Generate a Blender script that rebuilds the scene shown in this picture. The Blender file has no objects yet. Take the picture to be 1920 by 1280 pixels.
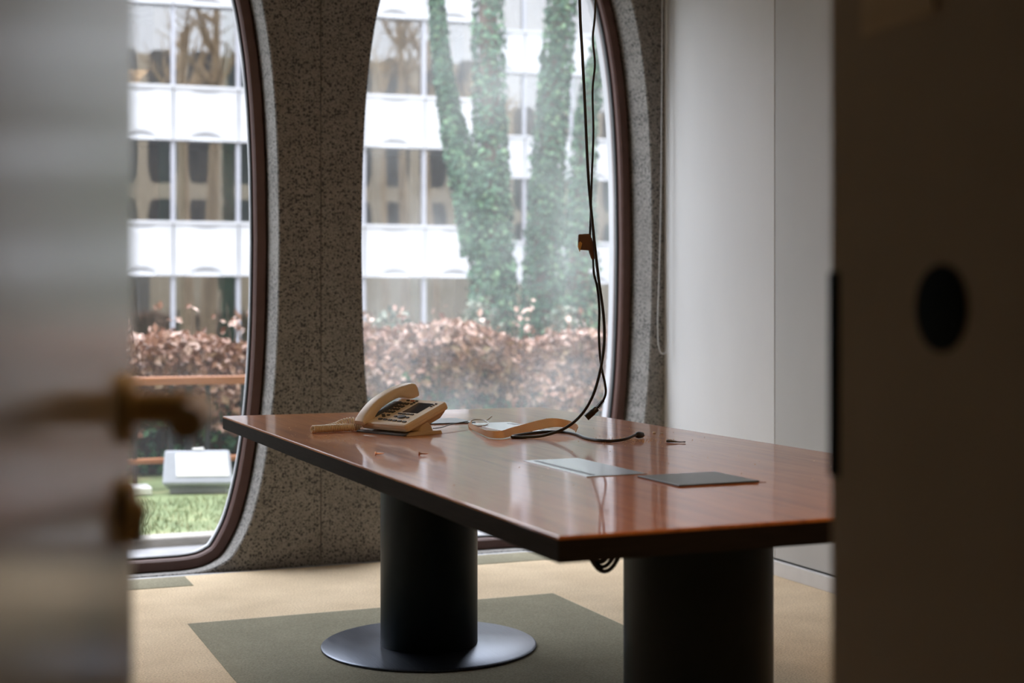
import bpy, math, random
from mathutils import Vector, Matrix

random.seed(7)
R_ = math.radians
SC = bpy.context.scene
COL = SC.collection

# ------------------------------------------------------------------ camera, sky, exposure
cam_d = bpy.data.cameras.new('camera')
cam = bpy.data.objects.new('camera', cam_d)
COL.objects.link(cam)
cam.location = (0.0, 0.0, 1.11)
cam.rotation_euler = (R_(90), 0, R_(-22.43))
cam_d.sensor_width = 36.0
cam_d.lens = 50.0
cam_d.shift_y = -60 / 1920
cam_d.clip_start = 0.02
cam_d.clip_end = 400
cam_d.dof.use_dof = True
cam_d.dof.focus_distance = 4.15
cam_d.dof.aperture_fstop = 2.8
SC.camera = cam

world = bpy.data.worlds.new('overcast_sky')
SC.world = world
world.use_nodes = True
wn, wl = world.node_tree.nodes, world.node_tree.links
wn.clear()
w_out = wn.new('ShaderNodeOutputWorld')
w_bg = wn.new('ShaderNodeBackground')
w_tc = wn.new('ShaderNodeTexCoord')
w_sep = wn.new('ShaderNodeSeparateXYZ')
w_map = wn.new('ShaderNodeMapRange')          # overcast sky: zenith brighter than the horizon
w_map.inputs['From Min'].default_value = 0.0
w_map.inputs['From Max'].default_value = 1.0
w_map.inputs['To Min'].default_value = 0.55
w_map.inputs['To Max'].default_value = 1.25
w_mul = wn.new('ShaderNodeMix')
w_mul.data_type = 'RGBA'
w_mul.blend_type = 'MULTIPLY'
w_mul.inputs[0].default_value = 1.0
w_mul.inputs[6].default_value = (0.92, 0.97, 1.06, 1)
wl.new(w_tc.outputs['Generated'], w_sep.inputs[0])
wl.new(w_sep.outputs['Z'], w_map.inputs['Value'])
wl.new(w_map.outputs[0], w_mul.inputs[7])
wl.new(w_mul.outputs[2], w_bg.inputs['Color'])
w_bg.inputs['Strength'].default_value = 1.0
wl.new(w_bg.outputs[0], w_out.inputs[0])

vs = SC.view_settings
SC.display_settings.display_device = 'sRGB'
vs.view_transform = 'Standard'
vs.look = 'None'
vs.gamma = 1.0
vs.use_curve_mapping = False
vs.exposure = 2.78
SC.cycles.max_bounces = 10
SC.cycles.diffuse_bounces = 6
SC.cycles.glossy_bounces = 5
SC.cycles.transparent_max_bounces = 12
SC.cycles.sample_clamp_indirect = 6.0

# ------------------------------------------------------------------ materials
MATS = {}


def mat(name, color, rough=0.5, metal=0.0, spec=0.5, coat=0.0, coat_rough=0.05, sheen=0.0):
    m = bpy.data.materials.new(name)
    m.use_nodes = True
    b = m.node_tree.nodes['Principled BSDF']
    b.inputs['Base Color'].default_value = (*color, 1)
    b.inputs['Roughness'].default_value = rough
    b.inputs['Metallic'].default_value = metal
    b.inputs['Specular IOR Level'].default_value = spec
    b.inputs['Coat Weight'].default_value = coat
    b.inputs['Coat Roughness'].default_value = coat_rough
    b.inputs['Sheen Weight'].default_value = sheen
    MATS[name] = m
    return m


def nodes(m):
    return m.node_tree.nodes, m.node_tree.links, m.node_tree.nodes['Principled BSDF']


def ramp(n, stops):
    r = n.new('ShaderNodeValToRGB')
    while len(r.color_ramp.elements) < len(stops):
        r.color_ramp.elements.new(0.5)
    for e, (p, col) in zip(r.color_ramp.elements, stops):
        e.position = p
        e.color = (*col, 1)
    return r


def noise_color(m, scale, stops, detail=3.0, bump=0.0, dist=0.01, stretch=None, rough_rng=None):
    n, l, b = nodes(m)
    tc = n.new('ShaderNodeTexCoord')
    mp = n.new('ShaderNodeMapping')
    if stretch:
        mp.inputs['Scale'].default_value = stretch
    nz = n.new('ShaderNodeTexNoise')
    nz.inputs['Scale'].default_value = scale
    nz.inputs['Detail'].default_value = detail
    l.new(tc.outputs['Object'], mp.inputs['Vector'])
    l.new(mp.outputs[0], nz.inputs['Vector'])
    r = ramp(n, stops)
    l.new(nz.outputs['Fac'], r.inputs[0])
    l.new(r.outputs[0], b.inputs['Base Color'])
    if bump:
        bp = n.new('ShaderNodeBump')
        bp.inputs['Strength'].default_value = bump
        bp.inputs['Distance'].default_value = dist
        l.new(nz.outputs['Fac'], bp.inputs['Height'])
        l.new(bp.outputs[0], b.inputs['Normal'])
    if rough_rng:
        mr = n.new('ShaderNodeMapRange')
        mr.inputs['To Min'].default_value = rough_rng[0]
        mr.inputs['To Max'].default_value = rough_rng[1]
        l.new(nz.outputs['Fac'], mr.inputs['Value'])
        l.new(mr.outputs[0], b.inputs['Roughness'])
    return nz


def concrete(name, base_a, base_b, speck, speck_scale, speck_thr):
    """exposed-aggregate concrete: mottled matrix with darker and lighter stones"""
    m = mat(name, base_a, 0.85, spec=0.25)
    n, l, b = nodes(m)
    tc = n.new('ShaderNodeTexCoord')
    nz = n.new('ShaderNodeTexNoise')
    nz.inputs['Scale'].default_value = 9
    nz.inputs['Detail'].default_value = 6
    r = ramp(n, [(0.35, base_a), (0.65, base_b)])
    l.new(tc.outputs['Object'], nz.inputs['Vector'])
    l.new(nz.outputs['Fac'], r.inputs[0])
    cur = r.outputs[0]
    heights = []
    for sc, thr, colr in ((speck_scale, speck_thr, speck), (speck_scale * 1.9, speck_thr * 0.9, tuple(x * 0.8 for x in speck)),
                          (speck_scale * 1.3, speck_thr * 0.75, tuple(min(1, x * 1.18) for x in base_b))):
        v = n.new('ShaderNodeTexVoronoi')
        v.inputs['Scale'].default_value = sc
        v.inputs['Randomness'].default_value = 1.0
        l.new(tc.outputs['Object'], v.inputs['Vector'])
        # only part of the cells carry a stone
        sep = n.new('ShaderNodeSeparateColor')
        l.new(v.outputs['Color'], sep.inputs[0])
        sz = n.new('ShaderNodeMath')
        sz.operation = 'MULTIPLY'
        sz.inputs[1].default_value = thr
        l.new(sep.outputs[0], sz.inputs[0])
        lt = n.new('ShaderNodeMath')
        lt.operation = 'LESS_THAN'
        l.new(v.outputs['Distance'], lt.inputs[0])
        l.new(sz.outputs[0], lt.inputs[1])
        mx = n.new('ShaderNodeMix')
        mx.data_type = 'RGBA'
        l.new(lt.outputs[0], mx.inputs[0])
        l.new(cur, mx.inputs[6])
        mx.inputs[7].default_value = (*colr, 1)
        cur = mx.outputs[2]
        heights.append(lt.outputs[0])
    l.new(cur, b.inputs['Base Color'])
    bp = n.new('ShaderNodeBump')
    bp.inputs['Strength'].default_value = 0.25
    bp.inputs['Distance'].default_value = 0.004
    l.new(nz.outputs['Fac'], bp.inputs['Height'])
    l.new(bp.outputs[0], b.inputs['Normal'])
    return m


M_conc = concrete('aggregate_concrete', (0.225, 0.213, 0.197), (0.275, 0.262, 0.245), (0.07, 0.069, 0.067), 86, 0.58)
M_sill = mat('pale_sill', (0.55, 0.56, 0.57), 0.8)
noise_color(M_sill, 60, [(0.3, (0.34, 0.35, 0.36)), (0.7, (0.46, 0.46, 0.47))])
M_frame = mat('bronze_brown_paint', (0.085, 0.05, 0.042), 0.42)
noise_color(M_frame, 14, [(0.3, (0.105, 0.052, 0.042)), (0.7, (0.125, 0.065, 0.054))])
M_gasket = mat('black_rubber', (0.012, 0.013, 0.014), 0.6)
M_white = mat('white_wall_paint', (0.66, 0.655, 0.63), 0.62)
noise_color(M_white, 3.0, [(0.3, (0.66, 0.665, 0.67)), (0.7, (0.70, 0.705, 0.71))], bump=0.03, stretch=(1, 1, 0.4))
M_white2 = mat('greyer_wall_panel', (0.5, 0.5, 0.48), 0.6)  # greyer tone for every panel but the first
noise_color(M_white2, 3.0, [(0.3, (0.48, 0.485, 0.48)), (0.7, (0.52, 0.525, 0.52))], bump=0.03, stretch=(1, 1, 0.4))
M_skirt = mat('white_skirting', (0.68, 0.68, 0.68), 0.45)
noise_color(M_skirt, 20, [(0.3, (0.66, 0.66, 0.66)), (0.7, (0.7, 0.7, 0.7))])
M_joint = mat('grey_mastic', (0.15, 0.14, 0.13), 0.9)
noise_color(M_joint, 30, [(0.3, (0.14, 0.13, 0.12)), (0.7, (0.16, 0.15, 0.14))])
M_shadowgap = mat('shadow_gap', (0.1, 0.1, 0.095), 0.8)
M_ceil = mat('ceiling_paint', (0.62, 0.61, 0.58), 0.8)
noise_color(M_ceil, 8, [(0.3, (0.28, 0.27, 0.25)), (0.7, (0.32, 0.31, 0.29))])
M_warmwall = mat('warm_wall_paint', (0.55, 0.5, 0.43), 0.75)
noise_color(M_warmwall, 6, [(0.3, (0.34, 0.3, 0.25)), (0.7, (0.38, 0.34, 0.285))])
M_dark_corr = mat('dark_corridor_paint', (0.16, 0.14, 0.12), 0.8)
noise_color(M_dark_corr, 6, [(0.3, (0.15, 0.13, 0.11)), (0.7, (0.17, 0.15, 0.13))])


def carpet(name, ca, cb):
    m = mat(name, ca, 0.95, spec=0.1, sheen=0.15)
    n, l, b = nodes(m)
    tc = n.new('ShaderNodeTexCoord')
    n1 = n.new('ShaderNodeTexNoise')
    n1.inputs['Scale'].default_value = 150
    n1.inputs['Detail'].default_value = 3
    n2 = n.new('ShaderNodeTexNoise')
    n2.inputs['Scale'].default_value = 5
    n2.inputs['Detail'].default_value = 4
    l.new(tc.outputs['Object'], n1.inputs['Vector'])
    l.new(tc.outputs['Object'], n2.inputs['Vector'])
    add = n.new('ShaderNodeMath')
    add.operation = 'MULTIPLY_ADD'
    add.inputs[1].default_value = 0.35
    l.new(n2.outputs['Fac'], add.inputs[0])
    l.new(n1.outputs['Fac'], add.inputs[2])
    r = ramp(n, [(0.42, ca), (0.95, cb)])
    l.new(add.outputs[0], r.inputs[0])
    l.new(r.outputs[0], b.inputs['Base Color'])
    bp = n.new('ShaderNodeBump')
    bp.inputs['Strength'].default_value = 0.7
    bp.inputs['Distance'].default_value = 0.004
    l.new(n1.outputs['Fac'], bp.inputs['Height'])
    l.new(bp.outputs[0], b.inputs['Normal'])
    return m


M_carpet = carpet('tan_carpet', (0.55, 0.41, 0.245), (0.95, 0.77, 0.535))
M_carpet_g = carpet('olive_carpet', (0.19, 0.172, 0.11), (0.36, 0.33, 0.225))

# varnished red-brown veneer
M_wood = mat('red_brown_veneer', (0.3, 0.1, 0.04), 0.35, spec=0.1, coat=0.8, coat_rough=0.05)
n, l, b = nodes(M_wood)
tc = n.new('ShaderNodeTexCoord')
mp = n.new('ShaderNodeMapping')
mp.inputs['Scale'].default_value = (9, 0.7, 1)
nz = n.new('ShaderNodeTexNoise')
nz.inputs['Scale'].default_value = 3.2
nz.inputs['Detail'].default_value = 7
nz.inputs['Roughness'].default_value = 0.62
nz.inputs['Distortion'].default_value = 0.6
l.new(tc.outputs['Object'], mp.inputs['Vector'])
l.new(mp.outputs[0], nz.inputs['Vector'])
r = ramp(n, [(0.25, (0.36, 0.115, 0.030)), (0.5, (0.56, 0.20, 0.052)), (0.78, (0.68, 0.275, 0.082))])
l.new(nz.outputs['Fac'], r.inputs[0])
l.new(r.outputs[0], b.inputs['Base Color'])
n3 = n.new('ShaderNodeTexNoise')          # smears of handling on the varnish
n3.inputs['Scale'].default_value = 4.5
n3.inputs['Detail'].default_value = 5
l.new(tc.outputs['Object'], n3.inputs['Vector'])
mr = n.new('ShaderNodeMapRange')
mr.inputs['From Min'].default_value = 0.35
mr.inputs['From Max'].default_value = 0.7
mr.inputs['To Min'].default_value = 0.03
mr.inputs['To Max'].default_value = 0.09
l.new(n3.outputs['Fac'], mr.inputs['Value'])
l.new(mr.outputs[0], b.inputs['Coat Roughness'])

M_edge = mat('dark_table_edge', (0.045, 0.03, 0.024), 0.7, spec=0.06)
noise_color(M_edge, 12, [(0.3, (0.018, 0.016, 0.015)), (0.7, (0.026, 0.022, 0.02))], stretch=(1, 1, 12))
M_column = mat('blue_black_lacquer', (0.008, 0.013, 0.016), 0.42, spec=0.14)
noise_color(M_column, 25, [(0.3, (0.004, 0.010, 0.013)), (0.7, (0.0055, 0.012, 0.0155))])
M_steel = mat('dark_brushed_steel', (0.16, 0.18, 0.22), 0.33, metal=1.0)
noise_color(M_steel, 8, [(0.3, (0.085, 0.10, 0.13)), (0.7, (0.12, 0.135, 0.165))], stretch=(30, 1, 1), rough_rng=(0.26, 0.4))
M_alu = mat('silver_aluminium', (0.55, 0.56, 0.57), 0.25, metal=1.0)
noise_color(M_alu, 8, [(0.3, (0.5, 0.51, 0.52)), (0.7, (0.6, 0.6, 0.6))], stretch=(30, 1, 1))
M_matte = mat('matt_blue_black', (0.01, 0.016, 0.02), 0.95, spec=0.02)
noise_color(M_matte, 40, [(0.3, (0.009, 0.015, 0.019)), (0.7, (0.011, 0.017, 0.021))])
M_lid = mat('slate_grey_lid', (0.06, 0.075, 0.085), 0.3)
noise_color(M_lid, 30, [(0.3, (0.075, 0.10, 0.115)), (0.7, (0.085, 0.11, 0.125))])
M_black = mat('black_plastic', (0.015, 0.016, 0.017), 0.4)
noise_color(M_black, 40, [(0.3, (0.013, 0.014, 0.015)), (0.7, (0.018, 0.019, 0.02))])
M_beige = mat('aged_beige_plastic', (0.5, 0.38, 0.235), 0.38)
noise_color(M_beige, 12, [(0.3, (0.76, 0.64, 0.47)), (0.7, (0.81, 0.69, 0.52))])
M_beige_d = mat('darker_beige_plastic', (0.36, 0.26, 0.15), 0.45)
noise_color(M_beige_d, 12, [(0.3, (0.52, 0.39, 0.235)), (0.7, (0.57, 0.43, 0.265))])
M_key = mat('grey_key_rubber', (0.055, 0.05, 0.042), 0.5)
noise_color(M_key, 50, [(0.3, (0.05, 0.046, 0.038)), (0.7, (0.06, 0.055, 0.047))])
M_redkey = mat('red_key_rubber', (0.45, 0.12, 0.07), 0.5)
noise_color(M_redkey, 50, [(0.3, (0.42, 0.11, 0.065)), (0.7, (0.47, 0.13, 0.075))])
M_lcd = mat('unlit_display', (0.02, 0.025, 0.035), 0.12)
noise_color(M_lcd, 50, [(0.3, (0.018, 0.023, 0.033)), (0.7, (0.022, 0.027, 0.037))])
M_slate = mat('slate_plastic', (0.07, 0.08, 0.09), 0.35)
noise_color(M_slate, 30, [(0.3, (0.065, 0.075, 0.085)), (0.7, (0.075, 0.085, 0.095))])
M_strap = mat('tan_band', (0.62, 0.36, 0.17), 0.55)
noise_color(M_strap, 20, [(0.3, (0.82, 0.58, 0.34)), (0.7, (0.88, 0.64, 0.4))])
n, l, b = nodes(M_strap)                  # thin sheet: daylight glows through it
tl_ = n.new('ShaderNodeBsdfTranslucent')
tl_.inputs[0].default_value = (0.9, 0.68, 0.44, 1)
mx_ = n.new('ShaderNodeMixShader')
mx_.inputs[0].default_value = 0.5
l.new(b.outputs[0], mx_.inputs[1])
l.new(tl_.outputs[0], mx_.inputs[2])
l.new(mx_.outputs[0], n['Material Output'].inputs[0])
M_dust = mat('pale_gold_dust', (0.9, 0.62, 0.36), 0.6)
noise_color(M_dust, 40, [(0.3, (0.85, 0.55, 0.3)), (0.7, (0.95, 0.7, 0.42))])
M_copper = mat('copper', (0.7, 0.36, 0.24), 0.3, metal=1.0)
noise_color(M_copper, 60, [(0.3, (0.75, 0.42, 0.3)), (0.7, (0.88, 0.52, 0.38))])
M_brass = mat('brass_splinter', (0.65, 0.4, 0.12), 0.4, metal=0.6)
noise_color(M_brass, 60, [(0.3, (0.55, 0.33, 0.1)), (0.7, (0.7, 0.45, 0.15))])
M_brownplug = mat('brown_connector_plastic', (0.1, 0.05, 0.028), 0.4)
noise_color(M_brownplug, 30, [(0.3, (0.085, 0.043, 0.024)), (0.7, (0.12, 0.06, 0.034))])
M_clear = mat('pale_plastic', (0.6, 0.57, 0.56), 0.25)
noise_color(M_clear, 30, [(0.3, (0.55, 0.52, 0.51)), (0.7, (0.65, 0.62, 0.61))])
M_chain = mat('grey_bead_chain', (0.33, 0.34, 0.33), 0.4)
noise_color(M_chain, 60, [(0.3, (0.7, 0.71, 0.7)), (0.7, (0.76, 0.77, 0.76))])
M_door = mat('grey_gloss_door_paint', (0.23, 0.22, 0.2), 0.2, spec=0.6)
noise_color(M_door, 5, [(0.3, (0.30, 0.28, 0.255)), (0.7, (0.32, 0.30, 0.275))], rough_rng=(0.15, 0.2))
M_door2 = mat('dark_brown_door', (0.075, 0.06, 0.045), 0.95, spec=0.04)
noise_color(M_door2, 5, [(0.3, (0.26, 0.235, 0.20)), (0.7, (0.285, 0.258, 0.22))])
M_bronze = mat('dull_bronze', (0.3, 0.22, 0.11), 0.4, metal=0.0)
noise_color(M_bronze, 25, [(0.3, (0.4, 0.3, 0.14)), (0.7, (0.5, 0.38, 0.19))])
M_notice = mat('faded_card', (0.16, 0.125, 0.08), 0.95, spec=0.03)
noise_color(M_notice, 25, [(0.3, (0.36, 0.31, 0.23)), (0.7, (0.4, 0.345, 0.26))])

# outdoors
M_facade = mat('white_precast', (0.8, 0.8, 0.8), 0.7)
noise_color(M_facade, 1.5, [(0.3, (0.37, 0.375, 0.39)), (0.7, (0.41, 0.415, 0.43))])
M_mull = mat('pale_grey_aluminium', (0.5, 0.51, 0.55), 0.4)
noise_color(M_mull, 5, [(0.3, (0.25, 0.255, 0.285)), (0.7, (0.28, 0.285, 0.315))])
M_cgreen = mat('green_curtain', (0.22, 0.33, 0.22), 0.8)
noise_color(M_cgreen, 3, [(0.3, (0.2, 0.3, 0.2)), (0.7, (0.25, 0.36, 0.25))], stretch=(12, 12, 0.3))
M_cbeige = mat('beige_curtain', (0.5, 0.44, 0.32), 0.8)
noise_color(M_cbeige, 3, [(0.3, (0.46, 0.4, 0.29)), (0.7, (0.54, 0.48, 0.35))], stretch=(12, 12, 0.3))
M_inner = mat('office_interior', (0.22, 0.18, 0.125), 0.9)
noise_color(M_inner, 0.8, [(0.35, (0.3, 0.235, 0.15)), (0.7, (0.6, 0.5, 0.36))], stretch=(2, 2, 0.5))
M_bark = mat('pale_bark', (0.4, 0.31, 0.21), 0.9)
noise_color(M_bark, 5, [(0.3, (0.4, 0.28, 0.16)), (0.7, (0.6, 0.44, 0.27))], bump=0.5, dist=0.03, stretch=(1, 1, 0.25))
M_grass = mat('lawn', (0.17, 0.26, 0.07), 0.9)
noise_color(M_grass, 3.5, [(0.3, (0.11, 0.15, 0.06)), (0.55, (0.17, 0.21, 0.09)), (0.75, (0.28, 0.27, 0.13))], bump=0.5, dist=0.02)
M_litter = mat('leaf_litter', (0.25, 0.24, 0.23), 0.9)
noise_color(M_litter, 4, [(0.3, (0.2, 0.195, 0.185)), (0.7, (0.32, 0.31, 0.3))])
M_paving = mat('grey_paving', (0.34, 0.34, 0.35), 0.85)
noise_color(M_paving, 9, [(0.3, (0.18, 0.18, 0.19)), (0.7, (0.23, 0.23, 0.24))])
M_kerb = mat('pale_kerb', (0.5, 0.47, 0.42), 0.85)
noise_color(M_kerb, 12, [(0.3, (0.24, 0.225, 0.2)), (0.7, (0.31, 0.29, 0.265))])
M_timber = mat('orange_timber', (0.42, 0.16, 0.06), 0.5)
noise_color(M_timber, 6, [(0.3, (0.27, 0.095, 0.03)), (0.7, (0.4, 0.15, 0.05))], stretch=(0.5, 8, 8))
M_iron = mat('black_iron', (0.012, 0.015, 0.015), 0.5)
noise_color(M_iron, 20, [(0.3, (0.01, 0.013, 0.013)), (0.7, (0.015, 0.018, 0.018))])
M_case = mat('grey_lamp_case', (0.36, 0.38, 0.43), 0.45)
noise_color(M_case, 8, [(0.3, (0.34, 0.36, 0.41)), (0.7, (0.38, 0.4, 0.45))])
M_lens = mat('white_lamp_glass', (0.86, 0.86, 0.86), 0.2)
noise_color(M_lens, 8, [(0.3, (0.84, 0.84, 0.84)), (0.7, (0.88, 0.88, 0.88))])
M_outer = mat('own_building_precast', (0.6, 0.6, 0.58), 0.75)
noise_color(M_outer, 2, [(0.3, (0.52, 0.43, 0.31)), (0.7, (0.6, 0.5, 0.37))])


def leafmat(name, stops, rough=0.4, spec=0.5):
    m = mat(name, stops[0][1], rough, spec=spec)
    n, l, b = nodes(m)
    geo = n.new('ShaderNodeNewGeometry')
    r = ramp(n, stops)
    l.new(geo.outputs['Random Per Island'], r.inputs[0])
    l.new(r.outputs[0], b.inputs['Base Color'])
    return m


M_beech = leafmat('dry_beech_leaves', [(0.0, (0.16, 0.07, 0.04)), (0.4, (0.3, 0.15, 0.095)), (0.75, (0.44, 0.27, 0.2)), (1.0, (0.66, 0.5, 0.43))], 0.35)
M_ivy = leafmat('ivy_leaves', [(0.0, (0.02, 0.055, 0.034)), (0.5, (0.045, 0.11, 0.065)), (0.85, (0.085, 0.18, 0.095)), (1.0, (0.17, 0.28, 0.15))], 0.55, 0.22)
M_shrub = leafmat('grey_green_leaves', [(0.0, (0.05, 0.075, 0.05)), (0.5, (0.12, 0.15, 0.1)), (1.0, (0.27, 0.25, 0.19))], 0.5)
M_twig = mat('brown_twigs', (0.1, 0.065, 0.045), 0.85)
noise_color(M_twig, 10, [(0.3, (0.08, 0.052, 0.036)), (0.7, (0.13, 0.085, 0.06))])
M_blade = leafmat('grass_blades', [(0.0, (0.12, 0.17, 0.06)), (0.6, (0.19, 0.24, 0.10)), (1.0, (0.33, 0.31, 0.15))], 0.6)


def glass_mat(name, refl_ior, dust, dust_col):
    """thin pane: straight-through transparency, fresnel mirror, and a dust film carrying pale haze"""
    m = bpy.data.materials.new(name)
    m.use_nodes = True
    n, l = m.node_tree.nodes, m.node_tree.links
    n.clear()
    out = n.new('ShaderNodeOutputMaterial')
    tr = n.new('ShaderNodeBsdfTransparent')
    tr.inputs[0].default_value = (0.97, 0.965, 0.97, 1)
    gl = n.new('ShaderNodeBsdfGlossy')
    gl.inputs['Roughness'].default_value = 0.0
    fr = n.new('ShaderNodeFresnel')
    fr.inputs['IOR'].default_value = refl_ior
    m1 = n.new('ShaderNodeMixShader')
    l.new(fr.outputs[0], m1.inputs[0])
    l.new(tr.outputs[0], m1.inputs[1])
    l.new(gl.outputs[0], m1.inputs[2])
    if dust:
        tc = n.new('ShaderNodeTexCoord')
        nz = n.new('ShaderNodeTexNoise')
        nz.inputs['Scale'].default_value = 1.6
        nz.inputs['Detail'].default_value = 4
        l.new(tc.outputs['Object'], nz.inputs['Vector'])
        mr = n.new('ShaderNodeMapRange')
        mr.inputs['From Min'].default_value = 0.35
        mr.inputs['From Max'].default_value = 0.7
        mr.inputs['To Min'].default_value = dust * 0.4
        mr.inputs['To Max'].default_value = dust * 1.6
        l.new(nz.outputs['Fac'], mr.inputs['Value'])
        tl = n.new('ShaderNodeBsdfTranslucent')
        tl.inputs[0].default_value = (*dust_col, 1)
        m2 = n.new('ShaderNodeMixShader')
        l.new(mr.outputs[0], m2.inputs[0])
        l.new(m1.outputs[0], m2.inputs[1])
        l.new(tl.outputs[0], m2.inputs[2])
        l.new(m2.outputs[0], out.inputs[0])
    else:
        l.new(m1.outputs[0], out.inputs[0])
    return m


M_glass = glass_mat('dusty_hazy_glass', 1.4, 0.13, (0.85, 0.87, 0.88))  # dust film made stronger to lay pale haze over the view
M_glass_clean = glass_mat('cleaner_window_glass', 1.4, 0.025, (0.85, 0.87, 0.88))
M_glass_far = glass_mat('office_window_glass', 2.6, 0.0, (1, 1, 1))


# ------------------------------------------------------------------ mesh helpers
class MB:
    def __init__(self):
        self.v, self.f = [], []

    def add(self, verts, faces):
        o = len(self.v)
        self.v += [tuple(p) for p in verts]
        self.f += [tuple(i + o for i in q) for q in faces]
        return self

    def box(self, x0, x1, y0, y1, z0, z1, M=None):
        p = [Vector(q) for q in ((x0, y0, z0), (x1, y0, z0), (x1, y1, z0), (x0, y1, z0), (x0, y0, z1), (x1, y0, z1), (x1, y1, z1), (x0, y1, z1))]
        if M is not None:
            p = [M @ q for q in p]
        return self.add(p, [(0, 3, 2, 1), (4, 5, 6, 7), (0, 1, 5, 4), (1, 2, 6, 5), (2, 3, 7, 6), (3, 0, 4, 7)])

    def loft(self, rings, closed=True, cap0=True, cap1=True):
        o = len(self.v)
        k = len(rings[0])
        for r in rings:
            self.v += [tuple(p) for p in r]
        for i in range(len(rings) - 1):
            for j in range(k if closed else k - 1):
                j2 = (j + 1) % k
                self.f.append((o + i * k + j, o + i * k + j2, o + (i + 1) * k + j2, o + (i + 1) * k + j))
        if cap0:
            self.f.append(tuple(o + j for j in range(k - 1, -1, -1)))
        if cap1:
            self.f.append(tuple(o + (len(rings) - 1) * k + j for j in range(k)))
        return self

    def tube(self, pts, rad, n=10, cap=True):
        pts = [Vector(p) for p in pts]
        rads = rad if isinstance(rad, (list, tuple)) else [rad] * len(pts)
        t0 = (pts[1] - pts[0]).normalized()
        a = Vector((0, 0, 1)) if abs(t0.z) < 0.9 else Vector((1, 0, 0))
        u = t0.cross(a).normalized()
        rings = []
        for i, p in enumerate(pts):
            t = (pts[min(i + 1, len(pts) - 1)] - pts[max(i - 1, 0)]).normalized()
            u = (u - t * u.dot(t)).normalized()
            w = t.cross(u)
            rings.append([p + (u * math.cos(2 * math.pi * j / n) + w * math.sin(2 * math.pi * j / n)) * rads[i] for j in range(n)])
        return self.loft(rings, True, cap, cap)

    def lathe(self, prof, n=48, M=None):
        rings = []
        for r_, z in prof:
            ring = [Vector((r_ * math.cos(2 * math.pi * j / n), r_ * math.sin(2 * math.pi * j / n), z)) for j in range(n)]
            if M is not None:
                ring = [M @ q for q in ring]
            rings.append(ring)
        return self.loft(rings)

    def mesh(self, name):
        me = bpy.data.meshes.new(name)
        me.from_pydata(self.v, [], self.f)
        me.update()
        return me

    def obj(self, name, material, parent=None, smooth=False, bevel=0.0, seg=2, angle=40, subsurf=0):
        me = self.mesh(name)
        return link(name, me, material, parent, smooth, bevel, seg, angle, subsurf)


def link(name, me, material, parent=None, smooth=False, bevel=0.0, seg=2, angle=40, subsurf=0):
    o = bpy.data.objects.new(name, me)
    COL.objects.link(o)
    if material is not None and not me.materials:
        me.materials.append(material)
    if parent is not None:
        o.parent = parent
    if smooth:
        for p in me.polygons:
            p.use_smooth = True
    if bevel:
        b = o.modifiers.new('bevel', 'BEVEL')
        b.width = bevel
        b.segments = seg
        b.limit_method = 'ANGLE'
        b.angle_limit = R_(angle)
    if subsurf:
        s = o.modifiers.new('subsurf', 'SUBSURF')
        s.levels = s.render_levels = subsurf
    if smooth and not subsurf:
        try:
            me.set_sharp_from_angle(angle=R_(angle))
        except Exception:
            pass
    return o


def empty(name, loc=(0, 0, 0), rz=0.0, parent=None):
    o = bpy.data.objects.new(name, None)
    COL.objects.link(o)
    o.empty_display_size = 0.1
    o.location = loc
    o.rotation_euler = (0, 0, rz)
    if parent is not None:
        o.parent = parent
    return o


def tag(o, label=None, cat=None, group=None, kind=None):
    if label:
        o['label'] = label
    if cat:
        o['category'] = cat
    if group:
        o['group'] = group
    if kind:
        o['kind'] = kind
    return o


def struct(o, label, cat):
    return tag(o, label, cat, None, 'structure')


def spline(pts, sub=8):
    pts = [Vector(p) for p in pts]
    out = []
    for i in range(len(pts) - 1):
        p0, p1, p2, p3 = pts[max(i - 1, 0)], pts[i], pts[i + 1], pts[min(i + 2, len(pts) - 1)]
        for k in range(sub):
            t = k / sub
            out.append(0.5 * ((2 * p1) + (p2 - p0) * t + (2 * p0 - 5 * p1 + 4 * p2 - p3) * t * t + (3 * p1 - p0 - 3 * p2 + p3) * t ** 3))
    out.append(pts[-1])
    return out


# yard axes: turned 22.43 degrees from the room's axes (the wings opposite are not parallel to ours)
CY, SY = math.cos(R_(22.43)), math.sin(R_(22.43))


def yard(a, b, z=0.0):
    return Vector((CY * a + SY * b, -SY * a + CY * b, z))


# ------------------------------------------------------------------ the room shell
V_IN, V_OUT = 6.05, 6.44
PITCH = 1.816
CENTRES = [2.504, 2.504 - PITCH, 2.504 - 2 * PITCH]      # three windows
Z_MID = 1.41
QUARTER = [(0, -1.41), (0.15, -1.41), (0.28, -1.41), (0.36, -1.408), (0.43, -1.398), (0.485, -1.375), (0.525, -1.344), (0.577, -1.257), (0.611, -1.168), (0.646, -1.032),
           (0.674, -0.873), (0.69, -0.745), (0.705, -0.576), (0.717, -0.32), (0.722, 0)]


def quarter():
    return [(p.x, p.y) for p in spline([(x, z, 0) for x, z in QUARTER], 3)]


def opening_profile(inset=0.0, zscale=1.0):
    """closed outline of the rounded window opening, seen from the room, around (0, Z_MID)"""
    q = quarter()
    pts = q + [(x, -z) for x, z in reversed(q[:-1])]
    pts = pts + [(-x, z) for x, z in reversed(pts[1:-1])]
    pts = [(x, z * zscale) for x, z in pts]
    if inset:
        res = []
        k = len(pts)
        for i in range(k):
            ax, az = pts[i - 1]
            bx, bz = pts[(i + 1) % k]
            tx, tz = bx - ax, bz - az
            ln = math.hypot(tx, tz)
            nx, nz_ = -tz / ln, tx / ln
            res.append((pts[i][0] + nx * inset, pts[i][1] + nz_ * inset))
        pts = res
    return pts


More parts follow.
